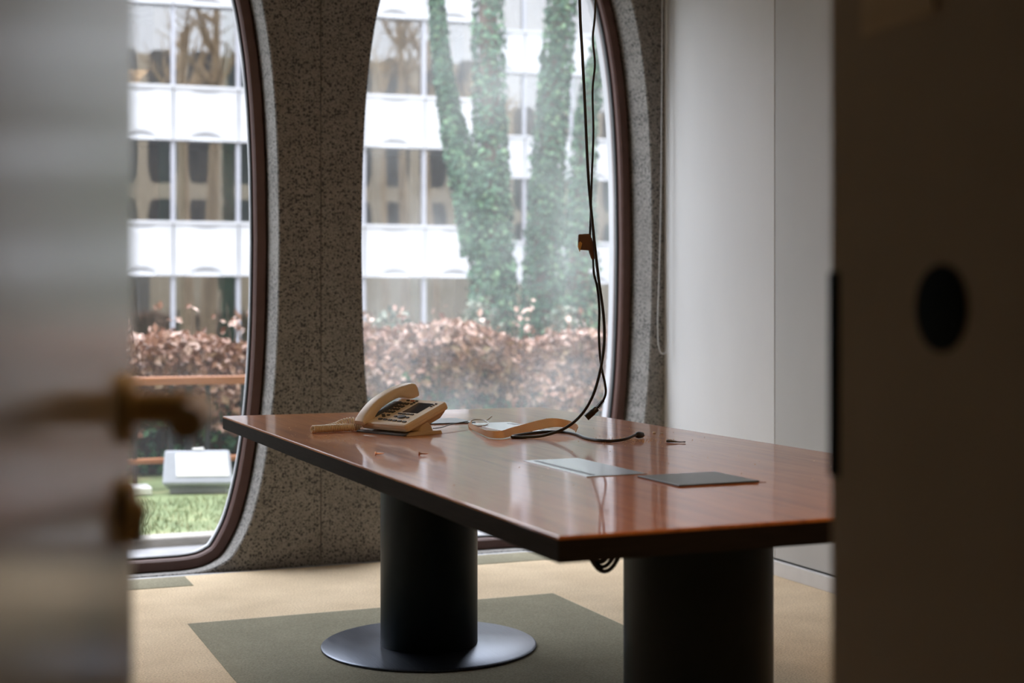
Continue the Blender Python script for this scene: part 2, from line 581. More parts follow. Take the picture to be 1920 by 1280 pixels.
# floor
fl = MB()
fl.box(-2.2, 3.5, -1.6, 6.0, -0.12, 0.0)
floor = struct(fl.obj('floor', M_carpet), 'tan carpet floor with inlaid olive rectangles', 'floor')
MB().box(0.857, 2.268, 1.9, 5.075, 0.0005, 0.002).obj('carpet_inlay', M_carpet_g, floor)['label'] = 'large olive carpet rectangle'
for cx in CENTRES:
    MB().box(cx - 0.31, cx + 0.31, 5.775, 5.985, 0.0005, 0.002).obj('carpet_inlay', M_carpet_g, floor)
th = MB()
th.box(-2.2, 3.5, 6.0, 6.06, -0.12, -0.004)
struct(th.obj('trim_1', M_sill), 'pale grey sill strip between carpet and windows', 'sill')

# window wall: one precast panel per window, open joints between them
wall_f = struct(empty('wall_front', (0, V_IN, 0)), 'speckled aggregate concrete wall with rounded window openings', 'wall')


def precast_panel(cx, x0, x1):
    inner = opening_profile()
    outer = opening_profile(0.0, 1.44 / 1.41)
    z0, z1 = -0.15, 3.0
    # matching points on the rectangular border
    k = len(inner)
    border = []
    for (x, z) in inner:
        dx, dz = x, z
        tx = ((x1 - cx) if dx > 0 else (x0 - cx)) / dx if abs(dx) > 1e-6 else 1e9
        tz = ((z1 - Z_MID) if dz > 0 else (z0 - Z_MID)) / dz if abs(dz) > 1e-6 else 1e9
        t = min(tx, tz)
        border.append([dx * t, dz * t])
    for sx, sz in ((x1 - cx, z1 - Z_MID), (x0 - cx, z1 - Z_MID), (x1 - cx, z0 - Z_MID), (x0 - cx, z0 - Z_MID)):
        j = min(range(k), key=lambda i: (border[i][0] - sx) ** 2 + (border[i][1] - sz) ** 2)
        border[j] = [sx, sz]
    m = MB()
    D = V_OUT - V_IN
    ch = 0.006

    def ring(pts, y, s=0.0):
        return [Vector((cx + p[0], y, Z_MID + p[1])) for p in pts]
    soft = opening_profile(-ch)
    back = opening_profile(0.0, 1.44 / 1.41)
    rings = [ring(border, D), ring(border, 0.003), ring([(p[0] * 0.997, p[1] * 0.998) for p in border], 0.0), ring(soft, 0.0), ring(inner, ch), ring(outer, 0.25), ring(back, D), ring(border, D)]
    m.loft(rings, True, False, False)
    o = m.obj('concrete_panel', M_conc, wall_f, smooth=True, angle=25)
    return o


for cx in CENTRES:
    precast_panel(cx, cx - PITCH / 2 + 0.0015, cx + PITCH / 2 - 0.0015)
# mortar behind the open joints
for jx in (CENTRES[0] - PITCH / 2, CENTRES[1] - PITCH / 2):
    MB().box(jx - 0.02, jx + 0.02, 0.006, 0.1, -0.15, 3.0).obj('joint_filler', M_joint, wall_f)
MB().box(3.412, 3.75, 0.0, V_OUT - V_IN, -0.15, 3.0).obj('concrete_panel', M_conc, wall_f)
MB().box(-2.6, CENTRES[2] - PITCH / 2, 0.0, V_OUT - V_IN, -0.15, 3.0).obj('concrete_panel', M_conc, wall_f)

# windows: brown rounded frame, black gasket, dusty, hazy pane
OZ = 1.44 / 1.41


def ringloft(m, prof_list):
    """prof_list: list of (profile, y); closed section swept round the opening"""
    rings = [[Vector((p[0], y, Z_MID + p[1])) for p in prof] for prof, y in prof_list]
    m.loft(rings + [rings[0]], True, False, False)


WLABEL = ['brown framed rounded window right of the concrete pillar', 'brown framed rounded window beside the grey door',
          'brown framed rounded window hidden behind the grey door']
for i, cx in enumerate(CENTRES):
    win = struct(empty('window_%d' % (i + 1), (cx, V_IN + 0.2, 0)), WLABEL[i], 'window')
    fm = MB()
    pa, pb = opening_profile(0.006, OZ), opening_profile(0.058, OZ)
    pa2, pb2 = opening_profile(0.012, OZ), opening_profile(0.05, OZ)
    ringloft(fm, [(pa, 0.10), (pa, 0.012), (pa2, 0.004), (pb2, 0.004), (pb, 0.014), (pb, 0.10)])
    fm.obj('window_frame', M_frame, win, smooth=True, angle=35)
    gm = MB()
    ga, gb = opening_profile(-0.004, OZ), opening_profile(0.012, OZ)
    ringloft(gm, [(ga, 0.09), (ga, 0.03), (gb, 0.02), (gb, 0.09)])
    gi, gj = opening_profile(0.054, OZ), opening_profile(0.066, OZ)
    ringloft(gm, [(gi, 0.075), (gi, 0.045), (gj, 0.045), (gj, 0.075)])
    gm.obj('gasket', M_gasket, win, smooth=True, angle=35)
    pm = MB()
    pr = opening_profile(0.057, OZ)
    pm.add([Vector((p[0], 0.06, Z_MID + p[1])) for p in pr], [tuple(range(len(pr)))])
    pm.obj('glass_pane', M_glass if i == 0 else M_glass_clean, win)

# pale outer surround behind each frame, seen as a bright strip beyond the glass
for i, cx in enumerate(CENTRES):
    so = MB()
    a1, a2 = opening_profile(-0.01, OZ), opening_profile(0.05, OZ)
    ringloft(so, [(a1, 0.31), (a2, 0.31), (a2, 0.365), (a1, 0.365)])
    s_ = so.obj('outer_surround', M_facade, wall_f, smooth=True, angle=35)
    s_.location = (cx, 0, 0)

# right wall: demountable panels with a shadow joint
U_R = 3.29
wall_r = struct(empty('wall_right', (U_R, 0, 0)), 'white panelled partition wall', 'wall')
edges = [6.05, 5.087, 4.12, 3.15, 2.18, 1.21, 0.55]
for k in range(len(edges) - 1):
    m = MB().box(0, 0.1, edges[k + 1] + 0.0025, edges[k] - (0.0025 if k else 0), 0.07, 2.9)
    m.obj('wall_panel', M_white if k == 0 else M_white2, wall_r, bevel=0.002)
MB().box(0.012, 0.12, 0.55, 6.05, 0.0, 2.9).obj('wall_core', M_shadowgap, wall_r)
bb = MB().box(3.278, 3.3, 0.7, 6.04, 0.0, 0.062)
struct(bb.obj('baseboard_right', M_skirt, bevel=0.003), 'white skirting along the right wall', 'baseboard')

# unseen sides of the room and the corridor behind the camera
struct(MB().box(-2.2, -2.04, 0.5, 6.05, 0, 2.9).obj('wall_left', M_warmwall), 'plain warm white wall left of the windows', 'wall')
back = struct(empty('wall_back', (0, 0.5, 0)), 'plain wall holding the double doorway', 'wall')
MB().box(-2.2, -0.02, 0, 0.15, 0, 2.9).obj('wall_panel', M_warmwall, back)
MB().box(0.86, 3.4, 0, 0.15, 0, 2.9).obj('wall_panel', M_warmwall, back)
MB().box(-0.02, 0.86, 0, 0.15, 2.2, 2.9).obj('wall_panel', M_warmwall, back)
struct(MB().box(-2.2, 3.5, -1.6, 6.06, 2.9, 3.0).obj('ceiling', M_ceil), 'plain pale ceiling', 'ceiling')
corr = struct(empty('wall_corridor', (0, 0, 0)), 'dark corridor walls behind the doorway', 'wall')
MB().box(-2.2, 3.5, -1.7, -1.6, 0, 2.9).obj('wall_panel', M_dark_corr, corr)
MB().box(-2.3, -2.2, -1.7, 0.5, 0, 2.9).obj('wall_panel', M_dark_corr, corr)
MB().box(3.5, 3.6, -1.7, 0.6, 0, 2.9).obj('wall_panel', M_dark_corr, corr)

# unseen warm ceiling lamp, added to warm the near end of the room
lamp = tag(empty('added_ceiling_light', (1.2, 1.75, 2.9)), 'added unseen warm luminaire on the ceiling near the doorway', 'ceiling light')
lf = MB()
lf.box(-.33, .33, -.33, .33, -.05, 0.0)
lf.obj('lamp_housing', M_skirt, lamp, bevel=.004)
M_lamp = mat('warm_lit_diffuser', (0.9, 0.85, 0.75), 0.5)
bl = M_lamp.node_tree.nodes['Principled BSDF']
bl.inputs['Emission Color'].default_value = (1.0, 0.6, 0.28, 1)
bl.inputs['Emission Strength'].default_value = 2.3
MB().box(-.3, .3, -.3, .3, -.056, -.05).obj('lamp_diffuser', M_lamp, lamp)

# ------------------------------------------------------------------ doors
# left leaf: opened inwards, seen at a grazing angle; local x runs from hinge to free edge
DW = 0.50
ang1 = math.atan2(math.cos(R_(15.63)), math.sin(R_(15.63)))
e1 = Vector((0.152, 1.149))
d1 = Vector((math.cos(ang1), math.sin(ang1)))
h1 = e1 - d1 * DW
door1 = struct(empty('door_1', (h1.x, h1.y, 0), ang1), 'open grey glossy door leaf with bronze lever handle', 'door')
MB().box(0, DW, 0, 0.042, 0.008, 2.12).obj('door_leaf', M_door, door1, bevel=0.003)
ros = MB()
Mx = Matrix.Translation((DW - 0.052, 0, 1.036)) @ Matrix.Rotation(R_(90), 4, 'X')
ros.lathe([(0.0265, 0), (0.0265, 0.006), (0.024, 0.009), (0.011, 0.0095)], 40, Mx)
ros.obj('rosette', M_bronze, door1, smooth=True)['label'] = 'round bronze handle rosette'
lev = MB()
hx = DW - 0.052
path = spline([(hx, -0.006, 1.036), (hx, -0.03, 1.036), (hx - 0.002, -0.048, 1.036), (hx - 0.014, -0.057, 1.035), (hx - 0.05, -0.059, 1.034), (hx - 0.08, -0.059, 1.033), (hx - 0.105, -0.057, 1.032)], 6)
lev.tube(path, [0.0125 + 0.001 * math.sin(i * 0.2) for i in range(len(path))], 14)
lev.obj('lever_handle', M_bronze, door1, smooth=True)['label'] = 'bronze lever handle'
esc = MB()
Mx = Matrix.Translation((DW - 0.052, 0, 0.958)) @ Matrix.Rotation(R_(90), 4, 'X')
esc.lathe([(0.0255, 0), (0.0255, 0.006), (0.023, 0.009), (0.009, 0.0095)], 40, Mx)
eo = esc.obj('keyhole_escutcheon', M_bronze, door1, smooth=True)
cyl = MB()
cyl.lathe([(0.0085, 0.008), (0.0085, 0.016), (0.007, 0.017)], 20, Mx)
cyl.box(-0.0045, 0.0045, -0.026, -0.006, 0.008, 0.016, Mx)
cyl.obj('lock_cylinder', M_bronze, eo, smooth=True)
hg = MB()
for hz in (0.25, 1.1, 1.9):
    hg.lathe([(0.008, hz - 0.05), (0.008, hz + 0.05)], 16, Matrix.Translation((-0.004, 0.021, 0)))
hg.obj('hinge', M_bronze, door1, smooth=True)

# right leaf: dark face towards the camera
ang2 = math.atan2(0.997, 0.077)
e2 = Vector((0.806, 1.1495))
d2 = Vector((math.cos(ang2), math.sin(ang2)))
h2 = e2 - d2 * DW
door2 = struct(empty('door_2', (h2.x, h2.y, 0), ang2), 'dark brown open door leaf filling the right edge', 'door')
MB().box(0, DW, -0.042, 0, 0.008, 2.12).obj('door_leaf', M_door2, door2, bevel=0.003)
pull = MB()
Mx = Matrix.Translation((DW - 0.18, 0, 1.111)) @ Matrix.Rotation(R_(-90), 4, 'X')
pull.lathe([(0.037, 0), (0.037, 0.001), (0.0355, 0.002), (0.002, 0.0022)], 40, Mx)
pull.obj('round_finger_pull', M_matte, door2, smooth=True)['label'] = 'round blue-black disc on the dark door'
sp = MB().box(DW - 0.018, DW + 0.0015, -0.03, 0.0015, 0.95, 1.146)
sp.obj('lock_plate', M_matte, door2, bevel=0.001)
nt = MB().box(DW - 0.174, DW - 0.060, 0.0, 0.004, 1.362, 1.52)
nt.obj('door_notice', M_notice, door2, bevel=0.001)['label'] = 'faded brown card fixed on the dark door'

# ------------------------------------------------------------------ conference table
TZ = 0.74
U0, U1, W0, W1 = 0.956, 2.162, 2.117, 4.95
table = tag(empty('conference_table', (1.557, 3.53, 0)), 'long glossy red-brown wooden conference table on two dark drum legs', 'table')
tx, ty = 1.557, 3.53
x0, x1, y0, y1 = U0 - tx, U1 - tx, W0 - ty, W1 - ty
# table-top with cut-outs is kept simple: veneer slab + dark edge band below it
tb = MB()
tb.loft([[Vector((x0, y0, TZ - 0.006)), Vector((x1, y0, TZ - 0.006)), Vector((x1, y1, TZ - 0.006)), Vector((x0, y1, TZ - 0.006))],
         [Vector((x0, y0, TZ - 0.002)), Vector((x1, y0, TZ - 0.002)), Vector((x1, y1, TZ - 0.002)), Vector((x0, y1, TZ - 0.002))],
         [Vector((x0 + .002, y0 + .002, TZ)), Vector((x1 - .002, y0 + .002, TZ)), Vector((x1 - .002, y1 - .002, TZ)), Vector((x0 + .002, y1 - .002, TZ))]])
tb.obj('tabletop', M_wood, table)['label'] = 'glossy red-brown veneered top'
eb = MB().box(x0, x1, y0, y1, TZ - 0.045, TZ - 0.006)
eb.obj('edge_band', M_edge, table, bevel=0.002)['label'] = 'thick dark table edge'
for (lx, ly) in ((-0.02, 4.44 - ty), (-0.02, 2.675 - ty)):
    lg = MB()
    lg.lathe([(0.158, 0.012), (0.16, 0.016), (0.16, TZ - 0.045)], 64, Matrix.Translation((lx, ly, 0)))
    lo = lg.obj('drum_leg', M_column, table, smooth=True)
    bp_ = MB()
    bp_.lathe([(0.352, 0.0), (0.354, 0.003), (0.354, 0.008), (0.348, 0.0115), (0.02, 0.012)], 96, Matrix.Translation((lx, ly, 0.001)))
    bp_.obj('base_plate', M_steel, lo, smooth=True)['label'] = 'round dark steel floor plate'
# cable ports in the top
def port(x0_, x1_, y0_, y1_, label):
    """flush aluminium plate with a dark cable slot on its left side"""
    p = MB()
    p.box(x0_, x1_, y0_, y1_, TZ - 0.002, TZ + 0.0018)
    o = p.obj('cable_port', M_alu, table, bevel=0.0008)
    o['label'] = label
    s = MB().box(x0_ + 0.018, x0_ + 0.030, y0_ + 0.02, y1_ - 0.02, TZ + 0.0012, TZ + 0.0022)
    s.obj('cable_slot', M_black, o)
    return o


port(1.350 - tx, 1.500 - tx, 2.838 - ty, 3.200 - ty, 'silver flush cable port plate')
p4 = MB().box(1.625 - tx, 1.772 - tx, 3.95 - ty, 4.31 - ty, TZ - 0.002, TZ + 0.0018)
p4o = p4.obj('cable_port', M_alu, table, bevel=0.0008)
for yy in (4.225, 3.985):
    MB().box(1.738 - tx, 1.762 - tx, yy - 0.03 - ty, yy + 0.03 - ty, TZ + 0.0012, TZ + 0.0022).obj('cable_slot', M_black, p4o)


def lid(x0_, x1_, y0_, y1_, tilt, label):
    o = MB().box(x0_, x1_, y0_, y1_, TZ - 0.004, TZ + 0.0006).obj('cable_port', M_timber, table)
    M_ = Matrix.Translation((x0_, 0, TZ + 0.001)) @ Matrix.Rotation(tilt, 4, 'Y')
    m = MB().box(0.0, (x1_ - x0_) - 0.016, y0_ + 0.001, y1_ - 0.001, 0.0, 0.003, M_)
    q = m.obj('hinged_lid', M_lid, o, bevel=0.001)
    q['label'] = label
    return o


lid(1.452 - tx, 1.664 - tx, 2.606 - ty, 2.794 - ty, R_(-0.2), 'slate grey port lid')
lid(1.46 - tx, 1.672 - tx, 4.27 + 0.05 - ty, 4.51 - ty, R_(-0.2), 'slate grey port lid')

# ------------------------------------------------------------------ desk telephone
PSI, TAU = R_(-67.78), R_(21.1)
phone = tag(empty('desk_telephone', (1.303, 3.957, TZ), PSI), 'beige office desk telephone with handset on cradle, standing on table', 'telephone')
TB = Matrix.Translation((0, 0, 0.010)) @ Matrix.Rotation(TAU, 4, 'X')     # body frame: x right, y up the slope, z out of the face
BW, BL, BT = 0.212, 0.176, 0.023


def rrect(x0_, x1_, y0_, y1_, r_, z, n_=5):
    out = []
    for cx_, cy_, a0 in ((x1_ - r_, y0_ + r_, -90), (x1_ - r_, y1_ - r_, 0), (x0_ + r_, y1_ - r_, 90), (x0_ + r_, y0_ + r_, 180)):
        for k in range(n_ + 1):
            a = R_(a0 + 90 * k / n_)
            out.append(Vector((cx_ + r_ * math.cos(a), cy_ + r_ * math.sin(a), z)))
    return out


def in_body(rings):
    return [[TB @ p for p in r] for r in rings]


body = MB()
body.loft(in_body([rrect(-BW + .002, -.002, .003, BL - .003, .008, 0.0), rrect(-BW, 0, 0, BL, .009, 0.003), rrect(-BW, 0, 0, BL, .009, 0.0095),
                   rrect(-BW + .0012, -.0012, .0012, BL - .0012, .008, 0.0097), rrect(-BW + .0012, -.0012, .0012, BL - .0012, .008, 0.0109), rrect(-BW, 0, 0, BL, .009, 0.0111),
                   rrect(-BW + .001, -.001, .001, BL - .001, .009, BT - .003), rrect(-BW + .004, -.004, .004, BL - .004, .008, BT)]))
bo = body.obj('phone_body', M_beige, phone, smooth=True, angle=35)
under = MB()
under.loft(in_body([rrect(-BW + .03, -.014, .045, BL - .025, .01, -0.018), rrect(-BW + .02, -.006, .02, BL - .008, .01, -0.004), rrect(-BW + .02, -.006, .02, BL - .008, .01, 0.002)]))
under.obj('under_case', M_beige_d, phone, smooth=True, angle=35)
base = MB()
base.loft([rrect(-0.215, 0.012, -0.008, 0.128, .006, 0.0005), rrect(-0.215, 0.012, -0.008, 0.128, .006, 0.004), rrect(-0.212, 0.01, 0.03, 0.126, .006, 0.0105)])
base.obj('desk_stand', M_beige_d, phone, smooth=True, angle=35)
arm = MB()
arm.loft([rrect(-0.19, -0.004, 0.052, 0.108, .008, 0.009), rrect(-0.188, -0.006, 0.058, 0.1, .008, 0.026), rrect(-0.186, -0.008, 0.062, 0.088, .008, 0.036)])
arm.obj('stand_arm', M_beige_d, phone, smooth=True, angle=35)
skid = MB()
skid.loft([rrect(-0.222, 0.004, -0.016, 0.05, .006, 0.0004), rrect(-0.222, 0.004, -0.016, 0.05, .006, 0.0045), rrect(-0.219, 0.001, -0.012, 0.05, .006, 0.0065)])
skid.obj('front_foot', M_slate, phone, smooth=True, angle=35)
# cradle trough beneath the handset
tr_ = MB()
tr_.loft(in_body([rrect(-0.208, -0.178, 0.035, 0.150, .004, BT - 0.001), rrect(-0.207, -0.179, 0.036, 0.149, .004, BT + 0.003), rrect(-0.205, -0.182, 0.045, 0.14, .004, BT + 0.006)]))
tr_.obj('cradle', M_slate, phone, smooth=True, angle=35)
# handset: section swept along the slope
hs = MB()
HX0, HX1 = -0.224, -0.176
prof = [(-0.012, -.004, .014), (-0.009, -.007, .022), (0.0, -.008, .030), (0.016, -.006, .039), (0.034, .000, .0465), (0.05, .009, .052), (0.07, .015, .0565), (0.1, .018, .0595), (0.13, .018, .060),
        (0.152, .015, .059), (0.168, .006, .057), (0.18, -.004, .055), (0.2, -.010, .0515), (0.214, -.011, .048), (0.219, -.010, .045), (0.2205, -.007, .040)]
rings = []
for (yy, zb, zt) in prof:
    r_ = min(0.011, (zt - zb) * 0.42)
    ring = []
    zb2, zt2 = zb + BT, zt + BT - 0.012
    zt2 = max(zt2, zb2 + 0.012)
    for cx_, cz_, a0 in ((HX1 - r_, zb2 + r_ * .5, -90), (HX1 - r_, zt2 - r_, 0), (HX0 + r_, zt2 - r_, 90), (HX0 + r_, zb2 + r_ * .5, 180)):
        for k in range(5):
            a = R_(a0 + 90 * k / 4)
            ring.append(TB @ Vector((cx_ + r_ * math.cos(a), yy, cz_ + r_ * math.sin(a) * (1 if a0 in (0, 90) else .5))))
    rings.append(ring[::-1])
hs.loft(rings)
ho = hs.obj('handset', M_beige, phone, smooth=True, angle=60)
ho['label'] = 'beige curved handset'
# keys


def key(x, y, w, h, m=M_key, name='key', hgt=0.0032):
    k = MB()
    k.loft(in_body([rrect(x - w / 2, x + w / 2, y - h / 2, y + h / 2, min(w, h) * .25, BT - .0005, 2), rrect(x - w / 2, x + w / 2, y - h / 2, y + h / 2, min(w, h) * .25, BT + hgt * .7, 2),
                    rrect(x - w / 2 + .0008, x + w / 2 - .0008, y - h / 2 + .0008, y + h / 2 - .0008, min(w, h) * .2, BT + hgt, 2)]))
    return k.obj(name, m, bo)


for i in range(6):
    key(-0.143 + i * 0.0232, 0.0262 - i * 0.001, 0.0165, 0.0075)
for x, y in ((-0.1625, 0.0552), (-0.1387, 0.0556), (-0.149, 0.0455)):
    key(x, y, 0.0125, 0.0065)
for rr in range(4):
    for cc in range(3):
        key(-0.1695 + cc * 0.0143, 0.0782 + rr * 0.0198, 0.0115, 0.0125)
key(-0.162, 0.1605, 0.013, 0.0055)
key(-0.141, 0.1600, 0.014, 0.0065, M_redkey)['label'] = 'red key'
for x, y in ((-0.121, 0.160), (-0.1235, 0.139), (-0.1215, 0.1485)):
    key(x, y, 0.009, 0.006)
for i in range(4):
    key(-0.1025 + i * 0.0186, 0.0708, 0.015, 0.0055)
key(-0.0995, 0.0505, 0.012, 0.007)
key(-0.0425, 0.0488, 0.012, 0.007)
nav = MB()
ring0 = [(0.019 * math.cos(2 * math.pi * k / 20), 0.010 * math.sin(2 * math.pi * k / 20)) for k in range(20)]
nav.loft(in_body([[Vector((-0.0708 + x, 0.0500 + y, BT - .0005)) for x, y in ring0], [Vector((-0.0708 + x, 0.0500 + y, BT + .002)) for x, y in ring0], [Vector((-0.0708 + x * .85, 0.0500 + y * .8, BT + .0045)) for x, y in ring0]]))
nav.obj('navigation_key', M_slate, bo, smooth=True)
for x, y in ((-0.0235, 0.1515), (-0.026, 0.1420), (-0.0262, 0.1325)):
    key(x, y, 0.0085, 0.004)
dsp = MB()
dsp.loft(in_body([rrect(-0.1055, -0.0350, 0.0825, 0.1525, .002, BT - .0005, 2), rrect(-0.1055, -0.0350, 0.0825, 0.1525, .002, BT + .0006, 2)]))
dsp.obj('display', M_lcd, bo)['label'] = 'dark blank display'
# coiled cord: belongs to the telephone
inv = Matrix.Translation((1.303, 3.957, TZ)) @ Matrix.Rotation(PSI, 4, 'Z')
inv = inv.inverted()


def helix(path, r_, wire, turns, nper=10):
    pts = [Vector(p) for p in path]
    seg = [0]
    for a_, b_ in zip(pts, pts[1:]):
        seg.append(seg[-1] + (b_ - a_).length)
    tot = seg[-1]
    out = []
    N_ = int(turns * nper)
    j = 0
    u = None
    for k in range(N_ + 1):
        s_ = tot * k / N_
        while j < len(seg) - 2 and seg[j + 1] < s_:
            j += 1
        f_ = (s_ - seg[j]) / max(1e-9, seg[j + 1] - seg[j])
        p = pts[j].lerp(pts[j + 1], f_)
        t = (pts[min(j + 1, len(pts) - 1)] - pts[max(j - 0, 0)]).normalized()
        if u is None:
            u = t.cross(Vector((0, 0, 1))).normalized()
        u = (u - t * u.dot(t)).normalized()
        w = t.cross(u)
        a = 2 * math.pi * k / nper
        out.append(p + (u * math.cos(a) + w * math.sin(a)) * r_)
    return out


cord = MB()
c1 = [inv @ p for p in spline([(1.067, 4.150, TZ + .0125), (1.120, 4.165, TZ + .0125), (1.175, 4.175, TZ + .0125), (1.225, 4.178, TZ + .012)], 10)]
c2 = [inv @ p for p in spline([(1.225, 4.15, TZ + .010), (1.19, 4.16, TZ + .016), (1.165, 4.17, TZ + 0.028), (1.195, 4.175, TZ + .034), (1.225, 4.160, TZ + .026), (1.24, 4.147, TZ + .022), (1.252, 4.13, TZ + .034)], 10)]
cord.tube(helix(c1, 0.0095, 0.0026, 27, 12), 0.0027, 6)
cord.tube(helix([inv @ p for p in spline([(1.115, 4.172, TZ + .0135), (1.15, 4.190, TZ + .018), (1.178, 4.198, TZ + .028), (1.205, 4.197, TZ + .032), (1.225, 4.185, TZ + .028), (1.24, 4.165, TZ + .027), (1.25, 4.145, TZ + .034), (1.262, 4.135, TZ + .042)], 8)], 0.0082, 0.0021, 22, 12), 0.0024, 6)
cord.obj('coiled_cord', M_beige, phone, smooth=True, angle=80)['label'] = 'beige coiled handset cord'
ln = MB()
ln.tube([inv @ p for p in spline([(1.415, 4.05, TZ + .012), (1.46, 4.10, TZ + .010), (1.52, 4.17, TZ + .013), (1.60, 4.245, TZ + .014)], 8)], 0.0016, 6)
ln.obj('line_cord', M_black, phone, smooth=True)

# ------------------------------------------------------------------ things lying on the table
# tan band standing on its edge in a loose curve


def ribbon(path, name, material, thick=0.0012):
    """path: list of (x, y, z_low, height, lean_x, lean_y)"""
    pl = spline([p[:3] for p in path], 8)
    hl = spline([(p[3], p[4], p[5]) for p in path], 8)
    m = MB()
    rings = []
    for i, p in enumerate(pl):
        h_, lx, ly = hl[i]
        t = (pl[min(i + 1, len(pl) - 1)] - pl[max(i - 1, 0)]).normalized()
        up = Vector((lx, ly, h_))
        nrm = t.cross(up).normalized() * thick
        rings.append([p - nrm, p + nrm, p + up + nrm, p + up - nrm])
    m.loft(rings)
    return m.obj(name, material, None, smooth=True, angle=50)


band = ribbon([(1.612, 4.27, TZ + .0035, .008, .015, .01), (1.56, 4.12, TZ + .0035, .010, .014, .02), (1.520, 3.93, TZ + .003, .012, .012, .02), (1.500, 3.80, TZ + .002, .019, .002, .012), (1.525, 3.768, TZ + .0022, .021, .0, .006),
               (1.570, 3.81, TZ + .003, .022, -.003, .01), (1.64, 3.875, TZ + .005, .023, -.004, .012), (1.72, 3.94, TZ + .008, .025, -.006, .014), (1.78, 3.962, TZ + .012, .025, -.004, .016),
               (1.812, 3.935, TZ + .009, .022, .004, .012), (1.812, 3.89, TZ + .004, .019, .008, .006), (1.800, 3.862, TZ + .0025, .016, .008, .0)], 'tan_band', M_strap)
tag(band, 'curved tan leather-like band lying on the table beside the black cable', 'band')

# pale cable tie loop at the end of the band
tie = MB()
lp = [(1.635 + 0.026 * math.cos(a), 4.235 + 0.045 * math.sin(a), TZ + 0.009 + 0.007 * math.sin(a * 1 + 0.6)) for a in [2 * math.pi * k / 24 for k in range(25)]]
tie.tube(lp, 0.0018, 6)
tie.tube(spline([(1.66, 4.245, TZ + .012), (1.675, 4.25, TZ + .02), (1.683, 4.248, TZ + .028)], 4), 0.002, 6)
tag(tie.obj('cable_tie', M_clear, None, smooth=True), 'small pale looped cable tie between telephone and tan band', 'cable tie')

# screws
def screw(x, y, a, label):
    o = tag(empty('screw', (x, y, TZ), a), label, 'screw', 'loose copper screws on the table')
    m = MB()
    Mx_ = Matrix.Translation((0, 0, 0.0042)) @ Matrix.Rotation(R_(90), 4, 'Y') @ Matrix.Rotation(R_(0), 4, 'X')
    m.lathe([(0.0042, 0), (0.0042, 0.001), (0.0016, 0.004)], 16, Mx_)
    m.obj('screw_head', M_copper, o, smooth=True)
    q = MB()
    q.lathe([(0.0016, 0.003), (0.0017, 0.006), (0.0014, 0.0075), (0.0017, 0.009), (0.0014, 0.0105), (0.0016, 0.012), (0.0012, 0.014), (0.0013, 0.0155), (0.0003, 0.020)], 12, Mx_)
    q.obj('screw_shank', M_copper, o, smooth=True)
    o.scale = (1.25, 1.25, 1.25)
    return o


screw(1.053, 3.461, R_(-10), 'small copper screw nearest the left table edge')
screw(1.156, 3.419, R_(-28), 'small copper screw right of the other, in front of telephone')

# broken bits near the plug
def bit(name, pts, rads, m, label, cat):
    b_ = MB()
    b_.tube(spline(pts, 4), rads, 7)
    o = b_.obj(name, m, None, smooth=True)
    return tag(o, label, cat)


n_ = 3 * 4 + 1
bit('plastic_fragment', [(1.905, 3.49, TZ + .0045), (1.915, 3.482, TZ + .0045), (1.93, 3.47, TZ + .003), (1.947, 3.458, TZ + .0035)], [0.0035, .004, .0042, .004, .0035, .003, .0026, .0024, .0018, .0016, .0014, .0018, .002], M_black,
    'broken black plastic fragment right of the cable end', 'fragment')
bit('pale_crumb', [(2.003, 3.757, TZ + .003), (2.006, 3.756, TZ + .0032), (2.01, 3.754, TZ + .003), (2.013, 3.752, TZ + .0028)], [0.001, .002, .0028, .003, .003, .003, .003, .003, .003, .0028, .0024, .0018, .001], M_clear,
    'larger of two pale crumbs near the right table edge', 'crumb')
bit('pale_crumb', [(2.022, 3.742, TZ + .0022), (2.025, 3.741, TZ + .0022), (2.028, 3.740, TZ + .0022), (2.031, 3.739, TZ + .002)], [0.0008, .0014, .0018, .002, .002, .002, .002, .002, .002, .0018, .0016, .0012, .0008], M_clear,
    'smaller of two pale crumbs near the right table edge', 'crumb')

# crumbs of dust scattered round the cable end and telephone: nobody could count them
dust = MB()
for k in range(420):
    if k < 260:
        x, y = random.gauss(1.86, .055), random.gauss(3.60, .06)
    elif k < 330:
        x, y = random.gauss(1.08, .05), random.gauss(3.95, .12)
    else:
        x, y = random.uniform(1.0, 2.1), random.uniform(2.6, 4.6)
    if not (U0 + .01 < x < U1 - .01):
        continue
    s_ = random.uniform(.0006, .0015)
    dust.add([(x - s_, y, TZ), (x + s_, y - s_, TZ), (x + s_ * .3, y + s_, TZ), (x, y, TZ + s_ * 1.3)], [(0, 2, 1), (0, 1, 3), (1, 2, 3), (2, 0, 3)])
tag(dust.obj('dust_crumbs', M_dust), 'fine pale dust and crumbs scattered over the tabletop', 'dust', None, 'stuff')

